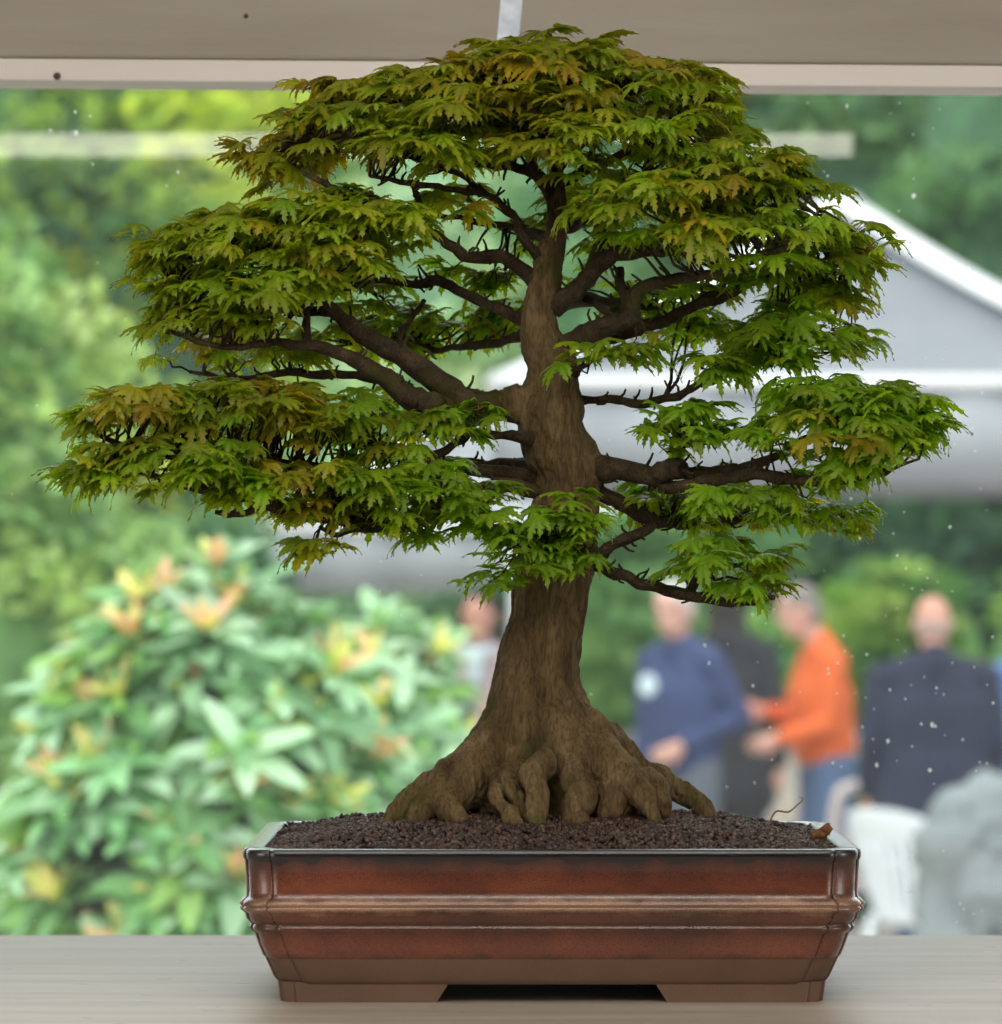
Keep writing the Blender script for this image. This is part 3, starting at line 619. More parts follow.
def add_leaf(key, base, out_dir, size, tilt, ref):
    global total
    f = fol[key]; V, Fc, mid, r = LP[random.randrange(len(LP))]
    a = out_dir.normalized(); n = Vector((0,0,1)); n = (n*math.cos(tilt) + Vector((a.x, a.y, 0)).normalized()*math.sin(tilt))
    n = n + Vector((random.gauss(0,.22), random.gauss(0,.22), random.gauss(0,.15))); n.normalize()
    y = (a - n*a.dot(n)).normalized(); x = y.cross(n)
    Mx = np.array([x[:], y[:], n[:]])
    W = (V*size) @ Mx + np.array(base[:])
    tone = leaf_tone(base, False)
    tt = np.tile(tone, (len(V), 1)); tt *= (1+.35*mid)[:, None]
    edge = np.clip((r-.55)/.5, 0, 1)*.35; tt = tt*(1-edge[:, None]) + np.array([tone[0]*1.7, tone[1]*.95, tone[2]])*edge[:, None]
    f['V'].append(W); f['F'].append(Fc+f['off']); f['T'].append(tt); f['off'] += len(V); total += 1
def shoot(key, pos, outd, nl, size, spread):
    near = sorted(random.sample(branch_pts[key], min(60, len(branch_pts[key]))), key=lambda q: (q[0]-pos).length)[0]
    q0 = near[0]; mid = (q0+pos)/2 + Vector((0,0,-.004)) + Vector((random.gauss(0,1), random.gauss(0,1), random.gauss(0,1)))*.004
    L_ = (pos-q0).length; r0 = (1.0+min(1.6, L_/.05))*S0*.75
    q1 = pos - outd*.006 - Vector((0,0,.004))
    tube(fol[key]['tw'], [q0, q0.lerp(mid, .5)+Vector((random.gauss(0,1), 0, random.gauss(0,1)))*.002, mid, mid.lerp(q1, .5)+Vector((random.gauss(0,1), 0, random.gauss(0,1)))*.002, q1], [r0, r0*.9, r0*.75, r0*.6, .6*S0], 5, jit=.35)
    a0 = random.random()*6.28
    for k in range(nl):
        if k < 2: d = outd.copy(); d.rotate(Quaternion((0,0,1), (k*2-1)*random.uniform(.25, .8)))
        else: d = Vector((math.cos(a0+k*2.1), math.sin(a0+k*2.1), 0)); d = (d+outd*.6).normalized()
        d.z = random.uniform(-.1, .25); d.normalize()
        st_len = size*random.uniform(.35, .75); b_ = q1 + d*st_len + Vector((0,0,random.uniform(-.2,.5)*st_len))
        tube(fol[key]['st'], [q1, q1.lerp(b_, .5)+Vector((0,0,st_len*.12)), b_], [.55*S0, .5*S0, .5*S0], 4, cap=False)
        add_leaf(key, b_, d, size*random.uniform(.75, 1.2), random.uniform(-.05, .5), None)
axis = Vector((PX, 0, 0))
for (key, cx, cy, Y, rx, ry, rY, n) in PADS:
    c = P(cx, cy, Y); s = (Y-CY)/F; n = int(n*1.1); ns = max(3, n//3)
    for _ in range(ns):
        u = Vector((random.gauss(0,1), random.gauss(0,1), random.gauss(0,1))).normalized()
        if u.z < -.25 and random.random() < .75: u.z = -u.z
        if u.z < 0: u.z *= .7
        rr = random.uniform(.55, 1)**.6
        pos = c + Vector((u.x*rx*s*rr, u.y*rY*rr, u.z*ry*s*rr))
        od = Vector((u.x, u.y*.9, 0)) + (Vector((pos.x, pos.y, 0))-axis).normalized()*.7
        if u.y < 0.2: od += Vector((0,-.35,0))
        od.normalize()
        pos = pos - od*.014
        shoot(key, pos, od, 3, random.uniform(.022, .032), 1)
for (key, px, py, Y, n, sp) in EXTRA:
    for _ in range(n):
        pos = P(px+random.gauss(0, sp*.6), py+random.gauss(0, sp*.3), Y+random.gauss(0, .01)); od = (Vector((pos.x, pos.y, 0))-axis); od.y -= .05; od.normalize()
        shoot(key, pos-od*.015, od, 2, random.uniform(.024, .034), 1)
for key, f in fol.items():
    branch_obj[key] = bmo('branch', branch_bm[key], barkU, tree, True)
    if f['off']:
        me = bpy.data.meshes.new('tmp'); f['st'].to_mesh(me); me.calc_loop_triangles()
        V = np.array([v.co[:] for v in me.vertices]); T = np.array([q.vertices[:] for q in me.loop_triangles])
        f['V'].append(V); f['F'].append(T+f['off']); f['T'].append(np.tile([.26,.17,.06], (len(V), 1))); bpy.data.meshes.remove(me)
        npmesh('foliage', np.vstack(f['V']), np.vstack(f['F']), mapleM, branch_obj[key], np.vstack(f['T']), True)
    f['st'].free()
print('LEAVES', total)
# loose bits on the soil
def bit(pts, r, m, label):
    bm = bmesh.new(); p2, r2 = catmull([P(*q) for q in pts], [x*S0 for x in r], 4); tube(bm, p2, r2, 6, jit=.3)
    o = bmo('dry_twig', bm, m, None, True); return tag(o, label, 'twig')
bit([(766,832,-.06),(775,812,-.06),(788,812,-.07),(796,806,-.07),(803,799,-.07),(799,797,-.07)], [1,1,1,.9,.8,.5], stalkM, 'tiny curled dry twig standing in soil near the pot right end')
bm = bmesh.new(); caps(bm, P(822,838,-.15), P(826,829,-.15), 4*S0, 5*S0); caps(bm, P(816,835,-.15), P(818,832,-.15), 4.5*S0, 3*S0); me = fuse(bm, .0012, 1); displace(me, lambda p, n: .003*fz(p, 260)); 
o = link('moss_clump', me, mat('rusty_debris', (.10,.04,.015), (.22,.09,.03), 200, .9)); tag(o, 'small rusty brown crumb clump at the right front corner of the soil', 'moss')

# ------------------------------------------------------------------ outside
pave = mat('pinkish_paving', (.42,.36,.33), (.55,.48,.44), 1.2, .8, .2, 12)
tag(boxo('ground', -40, 40, .66, 80, -.2, .0, pave), kind='structure')
foliM = leafmat('outdoor_foliage', .3, .55, .3, (1.2,1.2,.6))
def quat_frames(n, up):
    """random frames biased so that the card normal leans to 'up' (n,3)"""
    nr = rng.normal(size=(n, 3))*.75 + up; nr /= np.linalg.norm(nr, axis=1)[:, None]
    a = rng.normal(size=(n, 3)); a -= nr*(a*nr).sum(1)[:, None]; a /= np.linalg.norm(a, axis=1)[:, None]
    return a, np.cross(nr, a), nr
def cards(C, size, up, tones, asp=.5):
    """folded diamond leaves: 4 verts + fold, 2 quads->4 tris"""
    n = len(C); a, b, nr = quat_frames(n, up); L_ = size[:, None]
    v0 = C - a*L_*.5; v1 = C + b*L_*asp*.5 + nr*L_*.1; v2 = C + a*L_*.5 - nr*L_*.08; v3 = C - b*L_*asp*.5 + nr*L_*.1
    V = np.stack([v0, v1, v2, v3], 1).reshape(-1, 3); i = np.arange(n)*4
    Fc = np.concatenate([np.stack([i, i+1, i+2], 1), np.stack([i, i+2, i+3], 1)])
    return V, Fc, np.repeat(tones, 4, 0)
def tree_out(name, label, cat, base, h, radii, cz, n, leaf, cols, clump=.3, trunk=True, group=None, core=(.05,.11,.04), nclump=60, droop=0, asp=.5):
    """base (x, y); crown ellipsoid centre z cz"""
    t_ = thing(name, (base[0], base[1], 0), label, cat, group); c = np.array([base[0], base[1], cz]); rad = np.array(radii)
    d = rng.normal(size=(nclump, 3)); d /= np.linalg.norm(d, axis=1)[:, None]; d[:, 1] = np.where(rng.random(nclump) < .8, -abs(d[:, 1]), d[:, 1])
    cc = c + d*rad*rng.uniform(.72, 1.0, (nclump, 1)); ci = rng.integers(0, len(cols), nclump); per = n//nclump
    Vs, Fs, Ts, off = [], [], [], 0
    for k in range(nclump):
        q = rng.normal(size=(per, 3)); q /= np.linalg.norm(q, axis=1)[:, None]; q *= rng.uniform(.2, 1, (per, 1))**.5
        C = cc[k] + q*np.array([clump*1.3, clump, clump*.62]); C[:, 2] -= droop*((C[:, 0]-cc[k][0])**2+(C[:, 1]-cc[k][1])**2)/clump
        col = np.array(cols[ci[k]])*rng.uniform(.7, 1.3, (per, 1))*np.array([1, 1, 1])
        C[:, 2] = np.maximum(C[:, 2], .06)
        V, Fc, T = cards(C, rng.uniform(.7, 1.3, per)*leaf, np.array([0, -.3, .9]), col, asp); Vs.append(V); Fs.append(Fc+off); Ts.append(T); off += len(V)
    npmesh('foliage', np.vstack(Vs), np.vstack(Fs), foliM, t_, np.vstack(Ts))
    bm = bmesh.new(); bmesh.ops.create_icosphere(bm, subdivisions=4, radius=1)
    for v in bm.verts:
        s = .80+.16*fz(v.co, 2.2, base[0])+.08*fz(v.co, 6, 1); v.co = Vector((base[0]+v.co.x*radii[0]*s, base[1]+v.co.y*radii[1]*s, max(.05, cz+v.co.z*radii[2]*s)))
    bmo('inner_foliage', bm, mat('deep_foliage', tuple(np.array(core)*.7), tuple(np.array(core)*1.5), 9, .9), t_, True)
    if trunk:
        bm = bmesh.new(); tube(bm, [(base[0], base[1], 0), (base[0]+.05, base[1], max(.3, cz*.5)), (base[0], base[1], cz)], [.03*h, .024*h, .012*h], 10, jit=.1); bmo('trunk', bm, twigM, t_, True)
    return t_
YG = [(.50,.58,.07),(.34,.50,.07),(.13,.26,.06),(.05,.12,.045)]
LG = [(.42,.60,.20),(.36,.56,.22),(.50,.64,.24),(.22,.40,.14)]
TG = [(.13,.29,.12),(.19,.37,.15),(.25,.44,.19),(.08,.19,.10)]
def PXY(px, D): return ((px-501)*D/F, D+CY)
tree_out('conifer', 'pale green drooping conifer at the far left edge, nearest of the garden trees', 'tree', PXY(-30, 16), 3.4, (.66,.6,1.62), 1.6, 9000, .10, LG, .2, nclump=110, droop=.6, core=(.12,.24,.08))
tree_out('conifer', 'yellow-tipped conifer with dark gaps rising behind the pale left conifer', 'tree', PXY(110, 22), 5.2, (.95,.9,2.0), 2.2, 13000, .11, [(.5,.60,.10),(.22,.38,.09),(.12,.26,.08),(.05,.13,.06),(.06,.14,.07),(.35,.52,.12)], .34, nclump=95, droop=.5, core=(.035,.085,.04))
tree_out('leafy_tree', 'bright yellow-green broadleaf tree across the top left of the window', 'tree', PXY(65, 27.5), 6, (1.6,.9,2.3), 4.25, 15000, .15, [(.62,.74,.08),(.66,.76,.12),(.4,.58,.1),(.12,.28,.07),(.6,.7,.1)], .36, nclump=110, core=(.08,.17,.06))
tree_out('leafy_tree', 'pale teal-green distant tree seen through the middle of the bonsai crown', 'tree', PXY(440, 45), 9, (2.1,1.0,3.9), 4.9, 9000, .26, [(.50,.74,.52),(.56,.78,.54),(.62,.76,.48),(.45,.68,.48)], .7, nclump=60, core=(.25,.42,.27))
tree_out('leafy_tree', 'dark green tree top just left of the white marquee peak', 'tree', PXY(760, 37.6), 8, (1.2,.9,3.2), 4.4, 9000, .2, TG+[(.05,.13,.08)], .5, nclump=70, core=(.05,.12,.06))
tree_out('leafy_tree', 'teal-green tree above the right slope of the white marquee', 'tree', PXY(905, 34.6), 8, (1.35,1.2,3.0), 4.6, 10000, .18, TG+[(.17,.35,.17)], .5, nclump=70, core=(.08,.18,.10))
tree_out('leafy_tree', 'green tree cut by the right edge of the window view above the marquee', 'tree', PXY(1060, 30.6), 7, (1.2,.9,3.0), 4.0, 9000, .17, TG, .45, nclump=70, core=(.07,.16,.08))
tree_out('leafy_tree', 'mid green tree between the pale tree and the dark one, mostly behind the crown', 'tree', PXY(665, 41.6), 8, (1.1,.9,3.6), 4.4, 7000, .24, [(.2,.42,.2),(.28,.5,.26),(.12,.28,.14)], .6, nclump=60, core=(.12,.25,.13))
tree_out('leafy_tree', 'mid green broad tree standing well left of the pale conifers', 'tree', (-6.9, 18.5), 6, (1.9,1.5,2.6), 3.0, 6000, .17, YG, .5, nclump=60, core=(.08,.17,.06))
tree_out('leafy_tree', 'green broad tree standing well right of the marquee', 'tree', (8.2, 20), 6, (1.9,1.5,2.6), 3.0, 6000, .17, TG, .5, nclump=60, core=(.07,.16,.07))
# shrubs
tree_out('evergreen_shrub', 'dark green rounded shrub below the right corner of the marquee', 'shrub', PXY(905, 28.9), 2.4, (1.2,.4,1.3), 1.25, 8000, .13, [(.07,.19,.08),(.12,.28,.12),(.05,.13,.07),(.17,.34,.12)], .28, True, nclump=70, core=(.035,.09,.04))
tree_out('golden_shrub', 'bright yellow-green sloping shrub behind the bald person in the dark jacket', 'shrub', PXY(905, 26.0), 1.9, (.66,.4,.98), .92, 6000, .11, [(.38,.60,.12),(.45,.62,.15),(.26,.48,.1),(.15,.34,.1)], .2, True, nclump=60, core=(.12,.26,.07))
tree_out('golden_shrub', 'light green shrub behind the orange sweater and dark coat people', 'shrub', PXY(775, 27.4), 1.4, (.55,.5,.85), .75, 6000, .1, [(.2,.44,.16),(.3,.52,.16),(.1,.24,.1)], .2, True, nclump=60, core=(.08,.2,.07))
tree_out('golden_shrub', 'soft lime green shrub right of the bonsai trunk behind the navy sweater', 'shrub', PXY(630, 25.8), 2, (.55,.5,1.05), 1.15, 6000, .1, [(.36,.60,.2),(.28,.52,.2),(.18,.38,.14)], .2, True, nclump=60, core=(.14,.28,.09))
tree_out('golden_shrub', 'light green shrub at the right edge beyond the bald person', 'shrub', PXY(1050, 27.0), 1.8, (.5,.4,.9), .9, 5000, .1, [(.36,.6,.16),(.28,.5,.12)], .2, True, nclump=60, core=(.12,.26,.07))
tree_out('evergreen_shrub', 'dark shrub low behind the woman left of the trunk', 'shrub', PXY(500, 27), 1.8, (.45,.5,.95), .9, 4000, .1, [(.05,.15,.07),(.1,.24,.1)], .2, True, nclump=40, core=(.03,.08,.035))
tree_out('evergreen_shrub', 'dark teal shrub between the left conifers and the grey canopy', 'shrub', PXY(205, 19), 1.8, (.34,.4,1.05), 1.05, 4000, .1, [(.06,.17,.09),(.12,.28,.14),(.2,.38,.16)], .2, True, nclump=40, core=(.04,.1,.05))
# tall hedge behind everything
def hedge():
    t_ = thing('tall_hedge', (0, 46.4, 0), 'tall clipped green hedge closing the garden behind all the trees', 'hedge')
    n = 34000; C = np.stack([rng.uniform(-24, 24, n), 45.2+rng.normal(0, .1, n), rng.uniform(0.1, 9.5, n)], 1)
    col = np.array([(.36,.56,.36)])*rng.uniform(.6, 1.5, (n, 1)); V, Fc, T = cards(C, rng.uniform(.25, .45, n), np.array([0,-.8,.5]), col, .7)
    npmesh('foliage', V, Fc, foliM, t_, T)
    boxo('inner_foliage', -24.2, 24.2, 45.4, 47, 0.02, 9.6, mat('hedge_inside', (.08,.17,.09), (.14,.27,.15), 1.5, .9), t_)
hedge()
# broad-leaved shrubs close to the window
glossM = leafmat('glossy_broad_leaf', .22, .42, .45, (1.2,1.2,.6))
def broad(seed):
    rr = random.Random(seed); V, Fc = [], []; n = 6
    for i in range(n+1):
        t_ = i/n; w_ = .17*math.sin(math.pi*min(1, t_*.9+.08))**.8 if i < n else 0.004; z = -.22*t_*t_*rr.uniform(.8, 1.2)
        V += [(-w_, t_, z+w_*.35), (0, t_, z), (w_, t_, z+w_*.35)]
    for i in range(n):
        b = i*3; Fc += [(b, b+1, b+4), (b, b+4, b+3), (b+1, b+2, b+5), (b+1, b+5, b+4)]
    return np.array(V), np.array(Fc)
BP = [broad(k) for k in range(4)]
def rosette_shrub(name, label, c, rad, n, leaf, bloom, cols, seed=0):
    t_ = thing(name, (c[0], c[1], 0), label, 'shrub', None); Vs, Fs, Ts, off = [], [], [], 0; Bv, Bf, Bt, bo = [], [], [], 0
    bs = bmesh.new()
    for k in range(n):
        d = Vector((random.gauss(0,1), -abs(random.gauss(0,1)) if random.random() < .75 else random.gauss(0,1), random.gauss(.15,1))).normalized(); rr = random.uniform(.78, 1.02)
        q = Vector((c[0]+d.x*rad[0]*rr, c[1]+d.y*rad[1]*rr, max(.12, c[2]+d.z*rad[2]*rr))); ax = (Vector((d.x*.8, d.y*.8, 0))+Vector((0,0,.75))).normalized()
        a0 = random.random()*6; col = np.array(random.choice(cols))*random.uniform(.8, 1.2); nl = random.randint(6, 9); isb = random.random() < bloom
        tube(bs, [(c[0]+(q.x-c[0])*.45, c[1]+(q.y-c[1])*.45, max(.05, c[2]+(q.z-c[2])*.4-.15)), tuple(q)], [.006, .004], 5)
        for j in range(nl+(5 if isb else 0)):
            young = j >= nl; az = a0+j*2.4; u, v = frame_to(ax); el = random.uniform(.75, 1.5) if not young else random.uniform(.15, .6)
            y = (u*math.cos(az)+v*math.sin(az))*math.sin(el)+ax*math.cos(el); x = y.cross(ax).normalized(); nn = x.cross(y)
            V, Fc = random.choice(BP); Lf = leaf*random.uniform(.75, 1.2)*(.72 if young else 1)
            W = (V*Lf*np.array([1.05,1,1])) @ np.array([x[:], y[:], nn[:]]) + np.array(q[:]); W[:, 2] = np.maximum(W[:, 2], .03)
            if young:
                yc = np.array(random.choice([(.92,.62,.34),(.90,.82,.28),(.78,.82,.25),(.90,.52,.36),(.85,.80,.30)]))
                Vs.append(W); Fs.append(Fc+off); Ts.append(np.tile(yc, (len(V), 1))); off += len(V)
            else: Vs.append(W); Fs.append(Fc+off); Ts.append(np.tile(col*random.uniform(.8, 1.2), (len(V), 1))); off += len(V)
    npmesh('foliage', np.vstack(Vs), np.vstack(Fs), glossM, t_, np.vstack(Ts), True)
    tube(bs, [(c[0], c[1], 0), (c[0]+.02, c[1], c[2]*.7)], [.03, .02], 8); bmo('stems', bs, twigM, t_, True)
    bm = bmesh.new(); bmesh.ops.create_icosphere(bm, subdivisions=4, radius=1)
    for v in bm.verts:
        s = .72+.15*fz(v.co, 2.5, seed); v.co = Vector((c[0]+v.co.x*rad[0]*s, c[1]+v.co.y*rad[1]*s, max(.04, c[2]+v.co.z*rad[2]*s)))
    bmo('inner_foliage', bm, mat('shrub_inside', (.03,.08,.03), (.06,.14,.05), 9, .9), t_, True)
PG = [(.26,.52,.25),(.38,.64,.38),(.18,.40,.14),(.48,.70,.48),(.30,.56,.13)]
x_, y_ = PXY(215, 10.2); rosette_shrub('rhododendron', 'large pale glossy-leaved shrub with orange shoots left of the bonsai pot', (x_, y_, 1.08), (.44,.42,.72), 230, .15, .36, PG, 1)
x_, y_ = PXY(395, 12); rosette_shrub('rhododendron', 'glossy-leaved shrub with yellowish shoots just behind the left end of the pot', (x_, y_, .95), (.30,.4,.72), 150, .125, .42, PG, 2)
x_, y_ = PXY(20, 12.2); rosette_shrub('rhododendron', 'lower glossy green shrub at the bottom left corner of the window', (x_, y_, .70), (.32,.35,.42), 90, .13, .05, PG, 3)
def blades():
    x0, y0 = PXY(300, 13.8); t_ = thing('iris_clump', (x0, y0, 0), 'pale upright sword-leaved plant rising behind the glossy shrub', 'plant'); V, Fc, T = [], [], []
    for k in range(46):
        a = random.random()*6.28; r = random.uniform(0, .1); h = random.uniform(1.25, 1.78); lean = random.uniform(.0, .16); b = len(V); wv = Vector((-math.sin(a), math.cos(a), 0))*.018
        if abs(wv.x) < .008: wv.x = .01
        for i in range(7):
            t0 = i/6; c = Vector((x0+math.cos(a)*(r+lean*t0**2), y0+math.sin(a)*(r+lean*t0**2), .02+h*t0)); s = 1-t0**3
            V += [tuple(c-wv*s), tuple(c+Vector((math.cos(a), math.sin(a), 0))*.005*s), tuple(c+wv*s)]
        for i in range(6): q = b+i*3; Fc += [(q, q+1, q+4), (q, q+4, q+3), (q+1, q+2, q+5), (q+1, q+5, q+4)]
        T += [(.30*random.uniform(.8,1.2), .58, .38)]*21
    npmesh('leaf_blades', np.array(V), np.array(Fc), foliM, t_, np.array(T), True)
blades()
# ---- marquees
canvas = mat('dimmed_marquee_canvas', (.20,.22,.25), (.25,.27,.30), 1.6, .6, .3, 3, bdist=.05)  # shade put into the colour: roof darker than valance to offset sky light
trimW = mat('white_marquee_trim', (.88,.9,.92), rough=.45)
greyc = mat('grey_canopy_canvas', (.32,.34,.38), (.40,.42,.46), 1.2, .7, .3, 3, bdist=.05)
polem = mat('white_pole_metal', (.75,.76,.78), rough=.35)
def marquee(name, label, x0, x1, y0, y1, apex, ze, zv, m, scallop=.0, poles=True):
    t_ = thing(name, ((x0+x1)/2, (y0+y1)/2, 0), label, 'tent'); th = .012
    cs = [Vector((x0,y0,ze)), Vector((x1,y0,ze)), Vector((x1,y1,ze)), Vector((x0,y1,ze))]; A = Vector(apex)
    for k in range(4):
        bm = bmesh.new(); a, b = cs[k], cs[(k+1)%4]; n = 14; g = []
        for i in range(n+1):
            row = []
            for j in range(n+1):
                u = j/n; v = i/n; p = (a.lerp(b, u)).lerp(A, v); sag = -.18*math.sin(math.pi*v)*(.4+.6*math.sin(math.pi*u)) + .015*math.sin(u*26+k)*(1-v)
                row.append(bm.verts.new(p+Vector((0,0,sag))))
            g.append(row)
        for i in range(n):
            for j in range(n): bm.faces.new((g[i][j], g[i][j+1], g[i+1][j+1], g[i+1][j]))
        bmesh.ops.remove_doubles(bm, verts=bm.verts[:], dist=1e-4)
        bmesh.ops.solidify(bm, geom=bm.faces[:], thickness=th)
        bmo('roof_panel', bm, m, t_, True)
        m_v = bpy.data.materials.get('marquee_valance_canvas') or mat('marquee_valance_canvas', (.36,.39,.43), (.42,.45,.49), 1.6, .6)
        bm = bmesh.new(); n = 40; d = (b-a).normalized(); nrm = Vector((d.y, -d.x, 0)); prev = None
        for i in range(n+1):
            u = i/n; q = a.lerp(b, u)+nrm*(.02+.03*math.sin(u*30)); bot = q.copy(); bot.z = zv + scallop*abs(math.sin(u*math.pi*6)); bot += nrm*.03*math.sin(u*23+1)
            cur = [bm.verts.new(q), bm.verts.new(bot), bm.verts.new(bot-nrm*.01), bm.verts.new(q-nrm*.01)]
            if prev:
                for z in range(4): bm.faces.new((prev[z], cur[z], cur[(z+1)%4], prev[(z+1)%4]))
            else: bm.faces.new(cur)
            prev = cur
        bm.faces.new(prev[::-1]); bmo('valance', bm, m_v, t_, True)
        bm = bmesh.new(); tube(bm, [a+nrm*.05, b+nrm*.05], [.035]*2, 10); bmo('eave_bar', bm, trimW, t_, True)
        bm = bmesh.new(); pts = []
        for i in range(12):
            v = i/11; pts.append(a.lerp(A, v)+Vector((0,0,-.18*.4*math.sin(math.pi*v)+.02)))
        tube(bm, pts, [.085]*12, 8, scl=(1.6,.35)); bmo('ridge_strip', bm, trimW, t_, True)
        if poles:
            bm = bmesh.new(); pc = a+(Vector(((x0+x1)/2,(y0+y1)/2,ze))-a)*.03; tube(bm, [(pc.x,pc.y,0),(pc.x,pc.y,ze)], [.022]*2, 10); bmo('pole', bm, polem, t_, True)
    return t_
e1 = P(1190,383,16.6); e0 = P(505,383,16.6)
mq = marquee('marquee', 'white pointed marquee roof behind the right side of the bonsai', e0.x, e1.x, 16.6, 20.2, (P(838,196,18.4).x, 18.4, P(838,203,18.4).z), P(0,383,16.6).z, P(0,486,16.6).z, canvas)
a = P(262,528,28.4); b_ = P(640,528,28.4)
marquee('gazebo', 'grey garden canopy low behind the left branches, above the glossy shrubs', a.x, b_.x, 28.4, 31.0, (P(470,400,29.5).x, 29.7, P(470,400,29.5).z), a.z, P(0,592,28.4).z, greyc)
# low wall
gw = mat('grey_block_wall', (.34,.34,.36), (.45,.45,.47), 3, .8, .3, 20)
bm = bmesh.new()
for r in range(4):
    for c in range(12): box(bm, -1.6+c*.42+(r%2)*.2, -1.6+c*.42+.405+(r%2)*.2, 20.35, 20.55, .0+r*.22, .0+r*.22+.212)
o = bmo('garden_wall', bm, gw); tag(o, 'low grey block wall behind the people, right of the bonsai trunk', 'wall')

# ---- table with things behind the people
tb = thing('display_table', (*PXY(790, 22.2), 0), 'small table draped in beige cloth between the dark coat and the orange sweater', 'table')
x0, yT = PXY(735, 22); x1, _ = PXY(885, 22)
zt = .86
boxo('tabletop', x0, x1, yT, yT+.6, zt-.03, zt, mat('beige_cloth', (.62,.55,.46), (.7,.64,.56), 6, .8), tb, .006)
for sx_ in (x0+.05, x1-.05):
    for sy_ in (yT+.06, yT+.54):
        bm = bmesh.new(); tube(bm, [(sx_,sy_,0),(sx_,sy_,zt-.03)], [.02]*2, 8); bmo('leg', bm, polem, tb, True)
bm = bmesh.new(); prev = None
for i in range(31):
    u = i/30; x = x0-.01+(x1-x0+.02)*u*.42; y = yT-.015+.012*math.sin(u*40)
    cur = [bm.verts.new((x,y,zt)), bm.verts.new((x,y-.02,.12)), bm.verts.new((x,y-.012,.12)), bm.verts.new((x,y+.008,zt))]
    if prev:
        for z in range(4): bm.faces.new((prev[z], cur[z], cur[(z+1)%4], prev[(z+1)%4]))
    else: bm.faces.new(cur)
    prev = cur
bm.faces.new(prev[::-1]); bmo('table_cloth_front', bm, bpy.data.materials['beige_cloth'], tb, True)
def item(px, zt_, r, h, m, name, label, cat, prof=None, y=None):
    x, _y = PXY(px, 22.2); bm = bmesh.new(); lathe(bm, prof or [(r*.7,0),(r,h*.15),(r*1.05,h*.9),(r*.95,h)], 20, (x, y or yT+.25, zt_)); return tag(bmo(name, bm, m, None, True), label, cat)
wc = mat('white_ceramic', (.85,.87,.88), rough=.3)
item(764, zt, .042, .12, wc, 'mug', 'white mug left on the table beside the orange sweater', 'mug')
item(866, zt, .06, .10, wc, 'bowl', 'white bowl on the table between the orange sweater and dark jacket', 'bowl', [(.03,0),(.035,.01),(.07,.07),(.075,.10),(.068,.10),(.03,.02)])
tree_out('potted_plant', 'dark green bushy plant on the ground beside the display table', 'plant', PXY(866, 20.7), 1, (.13,.13,.42), .46, 1500, .06, [(.03,.12,.06),(.05,.18,.09)], .08, True, nclump=24, core=(.02,.06,.03))

